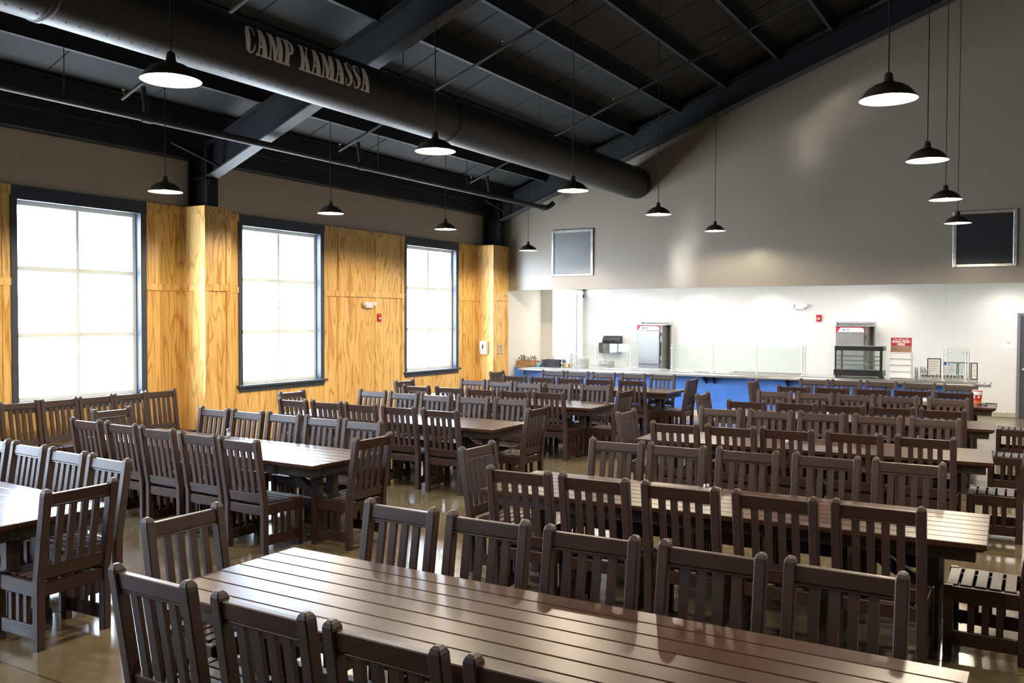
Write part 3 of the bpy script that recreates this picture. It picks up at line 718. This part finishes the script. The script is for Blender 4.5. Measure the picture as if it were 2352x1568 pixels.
for rr, z0 in ((.33, .0), ): 
    b.lathe([(.29, CT+.001), (.285, CT+.02), (.25, CT+.022), (.23, CT+.006), (.001, CT+.004)], (-6.44-ox, 19.04-oy, 0), 32)
b.obj('round_well', M['inox'], c)
for (x0, x1) in ((-5.75, -4.32), (-8.75, -7.35)):
    b = MB()
    for (a0, a1, b0, b1) in ((x0, x1, 18.80, 18.83), (x0, x1, 19.22, 19.25), (x0, x0+.03, 18.83, 19.22), (x1-.03, x1, 18.83, 19.22)): lb(b, a0, a1, b0, b1, CT, CT+.022, .004)
    lb(b, x0+.03, x1-.03, 18.83, 19.22, CT, CT+.006, mi=1)
    b.obj('food_well', [M['inox'], M['inoxd']], c)
# low cabinet at the left end
r = empty('side_cabinet', (-10.85, 18.75, 0), label='narrow blue cabinet with wood-edged top beside the plywood pier', cat='cabinet')
b = MB(); b.box(-.14, .125, -.19, .6, .14, .905); b.obj('front_panel', M['blue'], r)
b = MB(); b.cbox(-.145, .125, -.19, .6, .905, .94, .004); b.obj('wood_top', M['edge'], r)
b = MB(); b.box(-.14, .125, -.17, .6, 0, .14); b.obj('toe_base', M['cream'], r)

# sneeze guards
def post(b, x, y, z0, z1): b.tube([(x, y, z0), (x, y, z1)], .0115, 12); b.lathe([(.035, 0), (.035, .008), (.016, .012)], (x, y, z0), 14)
def clip(b, x, y, z, d): b.tube([(x-d, y, z), (x+d, y, z)], .008, 8)
SGL = ['glass sneeze guard over the bucket end of the counter', 'long glass sneeze guard over the hot food wells']
def guard(xs, ext, lab, extra=None):
    x0 = xs[0]
    r = empty('sneeze_guard', (x0, 18.75, CT+.0012), label=lab, cat='sneeze guard', group='glass sneeze guards on the counter')
    for x in xs:
        b = MB(); post(b, x-x0, 0, 0, .61); clip(b, x-x0, 0, .52, .045); clip(b, x-x0, 0, .1, .045); b.obj('post', M['post'], r)
    for a, d in zip(xs[:-1], xs[1:]):
        b = MB(); b.cbox(a-x0+.03, d-x0-.03, -.004, .004, .07, .585, .002); b.obj('glass_panel', M['glass'], r)
    for x in ext:
        b = MB(); post(b, x-x0-.07, .58, 0, .61); b.obj('post', M['post'], r)
        b = MB(); b.loft([[(x-x0-.004, .03, .07), (x-x0+.004, .03, .07), (x-x0+.004, .03, .585), (x-x0-.004, .03, .585)], [(x-x0-.068, .55, .07), (x-x0-.06, .55, .07), (x-x0-.06, .55, .585), (x-x0-.068, .55, .585)]]); b.obj('glass_end', M['glass'], r)
guard([-9.79, -8.89, -8.02], [-8.02], SGL[0])
guard([-7.04, -6.1, -5.155, -4.21], [-7.04, -4.21], SGL[1])
r = empty('sneeze_guard', (-1.59, 18.7, CT+.0012), label='small glass sneeze guard around the dressing jars at counter right end', cat='sneeze guard', group='glass sneeze guards on the counter')
for (x, y) in ((0, 0), (.39, 0), (.03, .6), (.40, .6)):
    b = MB(); post(b, x, y, 0, .60); clip(b, x+(.04 if x < .2 else -.04), y, .52, .04); b.obj('post', M['post'], r)
b = MB(); b.cbox(.06, .37, .596, .604, .08, .63, .002); b.obj('glass_panel', M['glass'], r)
b = MB(); b.cbox(.06, .34, -.004, .004, .08, .24, .002); b.obj('glass_panel', M['glass'], r)

# dressing jars in a tray
r = empty('jar_tray', (-1.6, 18.86, CT+.0012), label='long clear tray holding the row of dressing jars', cat='tray')
b = MB(); b.box(-.42, .4, -.1, .1, 0, .012); b.box(-.42, .4, -.1, -.094, .012, .06); b.obj('tray_body', M['acrylic'], r)
for i in range(12):
    x = -1.97 + i*.063; 
    j = empty('dressing_jar', (x, 18.86 + (i % 2)*.02, CT+.0145), label='small dark dressing jar in the clear tray, %s from the left' % ['first','second','third','fourth','fifth','sixth','seventh','eighth','ninth','tenth','eleventh','twelfth'][i], cat='jar', group='small dressing jars in the tray')
    b = MB(); b.lathe([(.001, 0), (.024, 0), (.026, .02), (.026, .075), (.02, .09)], n=14); b.obj('jar_body', M['jar'], j)
    b = MB(); b.lathe([(.021, .088), (.022, .105), (.001, .108)], n=14); b.obj('lid', M['chrome' if i % 3 else 'wht'], j)
# menu frames leaning behind
for i, (x, y, w, h, mm, lab) in enumerate(((-1.80, 19.30, .25, .40, 'inkg', 'tall black-framed menu sheet standing left of the other frames'), (-1.52, 19.37, .26, .33, 'bluep', 'black-framed sheet with a blue heading, second of the standing frames'),
                                ((-1.277, 19.375, .21, .33, 'inkg', 'black-framed white sheet standing third behind the dressing jars')), (-1.10, 19.38, .12, .33, 'inkg', 'narrow black-framed sheet standing at the right end of the frames'))):
    r = empty('menu_frame', (x, y, CT+.0012), label=lab, cat='menu frame', group='framed sheets standing on the counter')
    b = MB(); t_ = .016
    b.cbox(-w/2, -w/2+t_, 0, .02, 0, h, .003); b.cbox(w/2-t_, w/2, 0, .02, 0, h, .003); b.cbox(-w/2+t_, w/2-t_, 0, .02, 0, t_, .003); b.cbox(-w/2+t_, w/2-t_, 0, .02, h-t_, h, .003); b.obj('frame', M['black'], r)
    b = MB(); b.box(-w/2+t_, w/2-t_, .008, .014, t_, h-t_); b.obj('sheet', M['paper'], r)
    b = MB()
    for q in range(5): zz = h-.07-q*.045; b.box(-w/2+.04, w/2-.05-(q % 2)*.03, .0072, .008, zz, zz+.006)
    if mm == 'bluep': b.box(-w/2+t_, -.02, .0072, .008, h-.06, h-t_)
    b.obj('print_lines', M[mm], r)
# clear dispensers left of the frames
for i, x in enumerate((-2.09, -2.0, -1.93)):
    r = empty('clear_dispenser', (x, 19.05 + .06*(i % 2), CT+.0012), label='tall clear utensil holder on the counter, %s of three beside the white bins' % ('nearest', 'middle', 'farthest')[i], cat='utensil holder', group='clear holders on the counter')
    b = MB(); b.lathe([(.001, 0), (.035, 0), (.037, .21), (.034, .21), (.032, .006), (.001, .006)], n=14); b.obj('holder', M['acrylic'], r)
    b = MB(); b.tube([(-.015, 0, .01), (-.02, 0, .245)], .006, 6); b.tube([(.012, .01, .01), (.02, .012, .235)], .006, 6); b.obj('utensils', M['dgrey' if i != 2 else 'bluep'], r)

# display case
r = empty('display_case', (-3.12, 18.95, CT+.0012), label='black glass-sided heated display case on the counter', cat='display case')
b = MB(); b.cbox(-.47, .45, -.22, .22, .03, .15, .008); b.obj('base', M['black'], r)
for s in (-.42, .4):
    b = MB(); b.lathe([(.02, 0), (.025, .03)], (s, -.18, 0), 10, caps=True); b.lathe([(.02, 0), (.025, .03)], (s, .18, 0), 10, caps=True); b.obj('foot', M['black'], r)
b = MB(); b.cbox(-.46, .46, -.2, .2, .54, .625, .008); b.obj('top_hood', M['black'], r)
b = MB(); b.box(-.46, .47, -.21, .21, .625, .635); b.obj('top_glass', M['acrylic'], r)
b = MB(); b.cbox(-.455, -.425, -.2, -.17, .15, .54); b.cbox(.395, .445, -.2, -.17, .15, .54); b.cbox(-.40, -.37, .17, .2, .15, .54); b.obj('corner_posts', M['black'], r)
b = MB(); b.box(-.425, .395, -.197, -.193, .15, .54); b.box(-.455, -.451, -.17, .17, .15, .54); b.box(.441, .445, -.17, .17, .15, .54); b.obj('glass_panel', M['glass'], r)
for z in (.25, .335, .42):
    b = MB()
    for q in range(7): b.tube([(-.42, -.17+q*.055, z), (.42, -.17+q*.055, z)], .004, 6)
    b.tube([(-.42, -.17, z), (-.42, .16, z)], .005, 6); b.tube([(.42, -.17, z), (.42, .16, z)], .005, 6); b.obj('wire_shelf', M['cutl'], r)

def textmesh(s, size, mat, name, parent, loc, rot=(PI/2, 0, 0), sx=1, align='CENTER', shear=0, bold=0.0):
    cu = bpy.data.curves.new('t', 'FONT'); cu.body = s; cu.size = size; cu.align_x = align; cu.align_y = 'CENTER'; cu.shear = shear; cu.offset = bold
    to = bpy.data.objects.new('t', cu); COL.objects.link(to)
    me = bpy.data.meshes.new_from_object(to.evaluated_get(bpy.context.evaluated_depsgraph_get()))
    bpy.data.objects.remove(to); bpy.data.curves.remove(cu)
    me.materials.clear(); me.materials.append(mat)
    o = bpy.data.objects.new(name, me); COL.objects.link(o); o.parent = parent; o.location = loc; o.rotation_euler = rot; o.scale = (sx, 1, 1)
    return o
# bins with the sign on top
r = empty('bin_stack', (-2.36, 18.98, CT+.0012), label='white plastic stack of four open bins on the counter, red sign on top', cat='bin stack')
for i in range(4):
    z = .02 + i*.125; b = MB()
    b.cbox(-.2, .2, -.16, .18, z, z+.012, .004); b.cbox(-.2, -.188, -.16, .18, z+.012, z+.105, .003); b.cbox(.188, .2, -.16, .18, z+.012, z+.105, .003); b.cbox(-.188, .188, .168, .18, z+.012, z+.105, .003)
    b.loft([[(-.188, -.16, z+.012), (.188, -.16, z+.012), (.188, -.15, z+.012), (-.188, -.15, z+.012)], [(-.188, -.175, z+.102), (.188, -.175, z+.102), (.188, -.165, z+.102), (-.188, -.165, z+.102)]])
    b.cbox(-.2, .2, -.16, .18, z+.105, z+.117, .004); b.obj('bin', M['wht'], r)
r = empty('counter_sign', (-2.36, 18.95, CT+.522), label='red sign lettered BAKED FRESH HERE standing on the white bins', cat='sign')
b = MB(); b.cbox(-.19, .19, -.01, .01, 0, .285, .002); b.obj('sign_board', M['bread'], r)
b = MB(); b.box(-.188, .188, -.0125, -.0102, .125, .283); b.obj('red_panel', M['redp'], r)
textmesh('Our Favorites', .05, M['paper'], 'lettering', r, (0, -.0135, .255), shear=.25)
textmesh('BAKED FRESH', .06, M['paper'], 'lettering', r, (0, -.0135, .205), bold=.002, sx=.88)
textmesh('HERE', .06, M['paper'], 'lettering', r, (0, -.0135, .152), bold=.002)
b = MB(); b.cbox(-.21, .17, -.035, .03, 0, .012, .003); b.obj('sign_foot', M['card'], r)

# left counter things
r = empty('cutlery_box', (-10.72, 18.78, CT+.0112), label='brown cardboard box full of loose cutlery by the pier', cat='box')
b = MB(); w, d, h = .25, .13, .125
b.box(-w, w, -d, d, 0, .006); b.box(-w, w, -d, -d+.006, .006, h); b.box(-w, w, d-.006, d, .006, h); b.box(-w, -w+.006, -d, d, .006, h); b.box(w-.006, w, -d, d, .006, h); b.obj('carton', M['card'], r)
for q in range(34):
    b = MB(); x = random.uniform(-w+.03, w-.03); y = random.uniform(-d+.03, d-.03); a = random.uniform(0, 6.3); l = random.uniform(.03, .06)
    p0 = Vector((x, y, .05)); p1 = Vector((max(-w+.02, min(w-.02, x+l*math.cos(a))), max(-d+.02, min(d-.02, y+l*math.sin(a)*.6)), random.uniform(.15, .235)))
    b.tube([p0, p1], .0055, 5)
    b.add([tuple(p1 + Vector((.02*math.cos(t), .006*math.sin(2*t), .03*math.sin(t)+.02))) for t in [2*PI*k/8 for k in range(8)]], [tuple(range(8))])
    o = b.obj('spoon', M['cutl'], None, (-10.72, 18.78, CT+.01)); tag(o, 'loose steel spoon standing in the brown cardboard box', 'spoon', 'loose spoons in the cardboard box')
r = empty('foil_packet', (-10.405, 18.72, CT+.0012), label='small blue packet beside the cardboard cutlery box', cat='packet')
b = MB(); b.cbox(-.055, .055, -.06, .06, 0, .06, .015); b.obj('wrapper', M['teal'], r)
b = MB(); b.cbox(-.04, .045, -.045, .045, .061, .08, .008); b.obj('white_top', M['wht'], r)
for i in range(6):
    o = empty('serving_tray', (-10.09, 18.89, CT + .001 + i*.029), rz=random.uniform(-.02, .02), label='black serving tray, %s in the pile left of the sneeze guard' % ['bottom', 'second from bottom', 'third from bottom', 'fourth from bottom', 'fifth from bottom', 'topmost'][i], cat='tray', group='pile of black trays on the counter')
    b = MB(); b.cbox(-.225, .225, -.16, .16, 0, .012, .005)
    for (a0, a1, c0, c1) in ((-.25, .25, -.185, -.16), (-.25, .25, .16, .185), (-.25, -.225, -.16, .16), (.225, .25, -.16, .16)): b.cbox(a0, a1, c0, c1, .004, .026, .004)
    b.obj('tray_body', M['black'], o)
for i, (x, h, y) in enumerate(((-9.68, .34, 19.0), (-9.58, .32, 19.06))):
    r = empty('cup_stack', (x, y, CT+.0012), label='tall stack of white paper cups, %s of two beside the bucket' % ('left', 'right')[i], cat='cup stack', group='stacks of white cups')
    b = MB()
    prof = [(.001, h), (.036, h)]; k = 0; z = h
    while z > .03: prof += [(.047, z-.02), (.049, z-.024), (.045, z-.026)]; z -= .026
    prof += [(.048, 0)]
    b.lathe(prof, n=18); b.obj('cups', M['wht'], r)
r = empty('bucket', (-9.34, 19.0, CT+.0012), label='white plastic bucket with a grey label on the counter', cat='bucket')
b = MB(); b.lathe([(.001, 0), (.11, 0), (.13, .235), (.136, .24), (.136, .25), (.128, .25), (.125, .02), (.001, .015)], n=28); b.obj('bucket_body', M['wht'], r)
b = MB(); b.lathe([(.132, .20), (.139, .2), (.139, .215), (.132, .215)], n=28); b.obj('rim_band', M['wht'], r)
b = MB(); b.add([(.1285*math.cos(a), .1285*math.sin(a), z) for a, z in ((-2.2, .185), (-1.0, .185), (-1.0, .205), (-2.2, .205))], [(0, 1, 2, 3)]); b.obj('label_strip', M['inkg'], r)
r = empty('napkin_box', (-9.74, 18.88, CT+.0012), label='low white napkin box in front of the cup stacks', cat='box')
b = MB(); b.cbox(-.06, .07, -.05, .05, 0, .09, .006); b.obj('box_body', M['beige'], r)
b = MB(); b.cbox(-.04, .05, -.03, .03, .09, .1, .004); b.obj('napkins', M['paper'], r)
r = empty('steel_canister', (-10.28, 19.25, CT+.0012), label='small pale metal canister behind the black trays', cat='canister')
b = MB(); b.lathe([(.001, 0), (.05, 0), (.05, .2), (.001, .2)], n=20); b.obj('can_body', M['wht'], r)
b = MB(); b.lathe([(.052, .2), (.052, .23), (.001, .24)], n=20); b.obj('lid', M['alu'], r)

# warming cabinets in the back wall
def warmer(x, lab, half):
    r = empty('warming_cabinet', (x, YF, 0), label=lab, cat='warming cabinet', group='stainless warming cabinets in the back wall')
    b = MB(); w = half+.07
    b.cbox(-w, -w+.035, -.06, .0, .75, 2.04, .004); b.cbox(w-.035, w, -.06, 0, .75, 2.04, .004); b.cbox(-w+.035, w-.035, -.06, 0, 2.0, 2.04, .004); b.obj('wall_frame', M['alu'], r)
    b = MB(); b.box(-w+.035, w-.035, -.012, -.001, .75, 2.0); b.obj('recess_panel', M['inoxd'], r)
    b = MB(); b.cbox(-half, half-.02, -.42, -.013, .78, 1.93, .006); b.obj('cabinet_body', M['inoxd'], r)
    b = MB(); b.cbox(-half+.01, half-.1, -.45, -.42, .93, 1.79, .008); b.cbox(-half+.01, half-.1, -.44, -.42, .79, .91, .006); b.obj('door_panel', M['inoxv'], r)
    b = MB(); b.cbox(-half-.02, half+.06, -.46, -.02, 1.93, 1.955, .004); b.obj('top_ledge', M['alu'], r)
    b = MB(); b.box(-half+.01, half-.09, -.435, -.42, 1.80, 1.925); b.obj('red_panel', M['red'], r)
    b = MB(); b.loft([[(-half+.04, -.438, 1.802), (half-.1, -.438, 1.802), (half-.12, -.438, 1.89), (half-.2, -.438, 1.905), (-half+.11, -.438, 1.905), (-half+.09, -.438, 1.88)], [(-half+.04, -.436, 1.802), (half-.1, -.436, 1.802), (half-.12, -.436, 1.89), (half-.2, -.436, 1.905), (-half+.11, -.436, 1.905), (-half+.09, -.436, 1.88)]]); b.obj('control_panel', M['wht'], r)
    for (dx, mm, rr) in ((-half+.18, 'black', .017), (-half+.27, 'inkg', .022), (half-.17, 'wht', .03)):
        b = MB(); b.tube([(dx, -.436, 1.855), (dx, -.455, 1.855)], rr, 14); b.obj('dial', M[mm], r)
    for z in (1.7, 1.0):
        b = MB(); b.cbox(half-.1, half-.06, -.45, -.42, z-.04, z+.04, .004); b.obj('hinge', M['dgrey'], r)
    b = MB(); b.cbox(half-.1, half-.07, -.475, -.44, 1.15, 1.5, .006); b.obj('handle', M['dgrey'], r)
warmer(-8.60, 'stainless warming cabinet with red control panel behind the left sneeze guard', .36)
warmer(-3.69, 'stainless warming cabinet with red control panel partly behind the display case', .36)
# towel and soap dispensers, hand sink
r = empty('paper_towel_dispenser', (-9.79, YF, 1.4), label='smoky black paper towel dispenser with clear lower half on white wall', cat='towel dispenser')
b = MB(); prof = [(-.02, .0), (-.02, .235), (-.12, .235), (-.2, .19), (-.24, .1), (-.24, .03)]
b.prismx([(0, .03), (0, .235), (-.12, .235), (-.19, .19), (-.225, .12), (-.23, .03)], -.24, .24); b.obj('cover', M['black'], r)
b = MB(); b.prismx([(-.02, -.22), (-.02, .03), (-.225, .03), (-.20, -.16), (-.16, -.22)], -.235, .235); b.obj('clear_base', M['smoke'], r)
b = MB(); b.tube([(-.2, -.11, -.06), (.2, -.11, -.06)], .075, 18); b.obj('towel_roll', M['paper'], r)
b = MB(); b.lathe([(.001, 0), (.012, 0), (.001, .004)], (0, 0, 0), 10); o = b.obj('key_lock', M['chrome'], r, (0, -.232, .08)); o.rotation_euler.x = PI/2
r = empty('soap_dispenser', (-10.12, YF, 1.17), label='dark grey soap dispenser left of the paper towel dispenser', cat='soap dispenser')
b = MB(); b.prismx([(0, 0), (0, .28), (-.07, .28), (-.11, .24), (-.10, .03), (-.06, 0)], -.075, .075); b.obj('cover', M['black'], r)
b = MB(); b.cbox(-.05, .05, -.115, -.10, .02, .06, .006); b.obj('push_bar', M['black'], r)
r = empty('hand_sink', (-10.0, YF, .8), label='small wall-hung steel hand sink with faucet behind the counter', cat='sink')
b = MB(); b.cbox(-.22, .22, -.4, -.0, .0, .03, .006); b.cbox(-.2, .2, -.38, -.02, -.16, 0, .02); b.cbox(-.22, .22, -.025, -.0, .03, .16, .004); b.obj('basin', M['inox'], r)
b = MB(); b.tube([(-.1, -.03, .09), (-.1, -.09, .1), (.1, -.09, .1), (.1, -.03, .09)], .016, 10); b.tube([(0, -.09, .1), (0, -.1, .2), (0, -.16, .26), (0, -.22, .22), (0, -.23, .17)], .011, 10); b.obj('faucet', M['chrome'], r)

# small wall things
def emergency(loc, rz, lab):
    r = empty('emergency_light', loc, rz, label=lab, cat='emergency light', group='white twin-head emergency lights')
    b = MB(); b.loft([[(-.11, -.002, -.06), (.11, -.002, -.06), (.13, -.002, .06), (-.13, -.002, .06)], [(-.10, -.06, -.055), (.10, -.06, -.055), (.12, -.07, .05), (-.12, -.07, .05)]]); b.obj('housing', M['wht'], r)
    for s in (-1, 1):
        b = MB(); b.cbox(s*.15-.035, s*.15+.035, -.1, -.03, -.02, .065, .015); b.obj('lamp_head', M['wht'], r)
def alarm(loc, rz, lab):
    r = empty('fire_alarm_pull', loc, rz, label=lab, cat='fire alarm', group='red fire alarm pulls')
    b = MB(); b.cbox(-.06, .06, -.05, -.002, -.08, .08, .014); b.obj('box', M['red'], r)
    b = MB(); b.cbox(-.035, .035, -.06, -.05, -.03, -.0, .004); b.obj('pull_handle', M['wht'], r)
emergency((-4.95, YF, 2.39), 0, 'white twin-head emergency light on the white back wall')
alarm((-4.51, YF, 2.12), 0, 'red fire alarm pull below the emergency light on white wall')
emergency((XL, 13.67, 2.35), PI/2, 'white twin-head emergency light on the golden plywood wall')
alarm((XL, 14.0, 2.1), PI/2, 'red fire alarm pull on the golden plywood wall between windows')
r = empty('hand_sanitizer_dispenser', (-11.2, 17.55, 1.25), label='white hand sanitizer dispenser on the side of the far plywood pier', cat='soap dispenser')
b = MB(); b.prismx([(-.016, 0), (-.016, .31), (-.09, .31), (-.11, .28), (-.10, .08), (-.08, 0)], -.085, .085); b.obj('cover', M['wht'], r)
b = MB(); b.cbox(-.018, .018, -.114, -.104, .13, .23, .006); b.obj('sensor_window', M['black'], r)
r = empty('wall_plaque', (-10.98, 17.88, 1.37), PI/2, label='small tan sign with dark emblem on the far plywood pier', cat='sign')
b = MB(); b.cbox(-.115, .115, -.012, 0, -.12, .12, .003); b.obj('plate', M['beige'], r)
b = MB(); b.lathe([(.001, 0), (.03, 0), (.03, .002), (.001, .002)], n=14); o = b.obj('emblem', M['inkg'], r, (0, -.0125, .05)); o.rotation_euler.x = PI/2
b = MB(); b.box(-.07, .07, -.0135, -.0125, -.035, -.02); b.box(-.06, .06, -.0135, -.0125, -.06, -.05); b.obj('text_lines', M['inkg'], r)
r = empty('paper_notice', (-.585, YF, 1.58), label='white paper notice taped to the back wall left of door', cat='notice')
b = MB(); b.box(-.11, .11, -.003, -.0005, -.075, .075); b.obj('sheet', M['paper'], r)
b = MB(); b.box(-.06, .06, -.0036, -.003, .035, .045); b.box(-.02, .02, -.0036, -.003, .0, .02); b.obj('print_lines', M['inkg'], r)
def vent(x0, x1, z0, z1, mm, lab):
    r = empty('wall_vent', ((x0+x1)/2, 18.22, (z0+z1)/2), label=lab, cat='vent', group='square vents on the gable wall')
    w, h = (x1-x0)/2, (z1-z0)/2; f = .065; b = MB()
    b.cbox(-w, -w+f, -.035, 0, -h, h, .01); b.cbox(w-f, w, -.035, 0, -h, h, .01); b.cbox(-w+f, w-f, -.035, 0, -h, -h+f, .01); b.cbox(-w+f, w-f, -.035, 0, h-f, h, .01); b.obj('vent_frame', M['alu'], r)
    b = MB(); b.box(-w+f, w-f, -.012, -.002, -h+f, h-f)
    k = 26
    for q in range(k): zz = -h+f+(2*h-2*f)*(q+.5)/k; b.box(-w+f, w-f, -.02, -.012, zz-.008, zz+.006)
    b.obj('grille', M[mm], r)
vent(-9.79, -8.72, 3.06, 4.13, 'mesh', 'square metal vent with silver grille above the pier end of counter')
vent(-1.42, -.385, 3.05, 4.08, 'meshd', 'square metal vent with dark grille above the door end')

# ------------------------------------------------------------------ lights
w = bpy.data.worlds.new('daylight'); SC.world = w; w.use_nodes = True; nt = w.node_tree; L = nt.links
bg = nt.nodes['Background']; tc = node(nt, 'ShaderNodeTexCoord'); sx = node(nt, 'ShaderNodeSeparateXYZ'); L.new(tc.outputs['Generated'], sx.inputs[0])
mr = node(nt, 'ShaderNodeMapRange'); mr.inputs['From Min'].default_value = -1; mr.inputs['From Max'].default_value = 1; L.new(sx.outputs['Z'], mr.inputs['Value'])
rp = ramp(nt, [(0, (.74,.82,.92)), (.47, (.78,.87,1.0)), (.53, (.68,.81,1.0)), (1, (.58,.76,1.0))]); L.new(mr.outputs[0], rp.inputs[0]); L.new(rp.outputs[0], bg.inputs[0]); bg.inputs[1].default_value = 40.0

def area(name, loc, sx_, sy_, e, col, rot=(0,0,0)):
    l = bpy.data.lights.new(name, 'AREA'); l.shape = 'RECTANGLE'; l.size = sx_; l.size_y = sy_; l.energy = e; l.color = col
    o = bpy.data.objects.new(name, l); COL.objects.link(o); o.location = loc; o.rotation_euler = rot; return o
for x in (-9.35, -7.4, -5.6, -3.05, -.65, 1.8):
    l = bpy.data.lights.new('downlight', 'SPOT'); l.energy = 55; l.color = (1, .96, .88); l.shadow_soft_size = .15; l.spot_size = math.radians(150); l.spot_blend = 1
    o = bpy.data.objects.new('downlight', l); COL.objects.link(o); o.location = (x, 21.2, 2.97)
for x in (-9.6, -7, -4, 0): area('kitchen_fill_light', (x, 20.0, 2.985), 1.6, .8, 49, (1, .95, .87))  # unseen area lights added as general fill for the serving area

# sunlight glancing off bright things outside, thrown through the second window up onto the gable wall
for (sy, sz, tx, tz, ang, e) in ((2.4, 1.1, -4.25, 5.6, 3.2, 26000), (2.4, 1.1, -3.45, 6.45, 3.2, 24000), (-2.6, 1.5, -6.6, 3.3, 3.0, 36000), (-2.6, 1.5, -6.2, 3.9, 2.4, 22000)):
    l = bpy.data.lights.new('sun_glint', 'SPOT'); l.energy = e; l.color = (1, .95, .86); l.spot_size = math.radians(ang); l.spot_blend = 1; l.shadow_soft_size = .45
    o = bpy.data.objects.new('sun_glint', l); COL.objects.link(o); o.location = (-16.0, sy, sz)
    o.rotation_euler = (Vector((tx, 18.22, tz)) - o.location).to_track_quat('-Z', 'Y').to_euler()

# ------------------------------------------------------------------ camera
cam = bpy.data.cameras.new('camera'); co = bpy.data.objects.new('camera', cam); COL.objects.link(co); SC.camera = co
cam.sensor_width = 36; cam.lens = 2037.09/2352*36; cam.clip_start = .05; cam.clip_end = 200
yaw, pitch, roll = .537648, -.026424, .003130
fw = Vector((-math.sin(yaw)*math.cos(pitch), math.cos(yaw)*math.cos(pitch), math.sin(pitch))); r0 = Vector((math.cos(yaw), math.sin(yaw), 0)); u0 = r0.cross(fw)
rr = math.cos(roll)*r0 + math.sin(roll)*u0; uu = -math.sin(roll)*r0 + math.cos(roll)*u0
mw = Matrix((rr, uu, -fw)).transposed().to_4x4(); mw.translation = Vector((0, 0, 2.1)); co.matrix_world = mw
SC.view_settings.view_transform = 'Standard'; SC.view_settings.look = 'None'; SC.view_settings.exposure = .35
SC.cycles.use_denoising = True; SC.cycles.max_bounces = 8; SC.cycles.diffuse_bounces = 4; SC.cycles.transparent_max_bounces = 16
SC.cycles.sample_clamp_indirect = 8
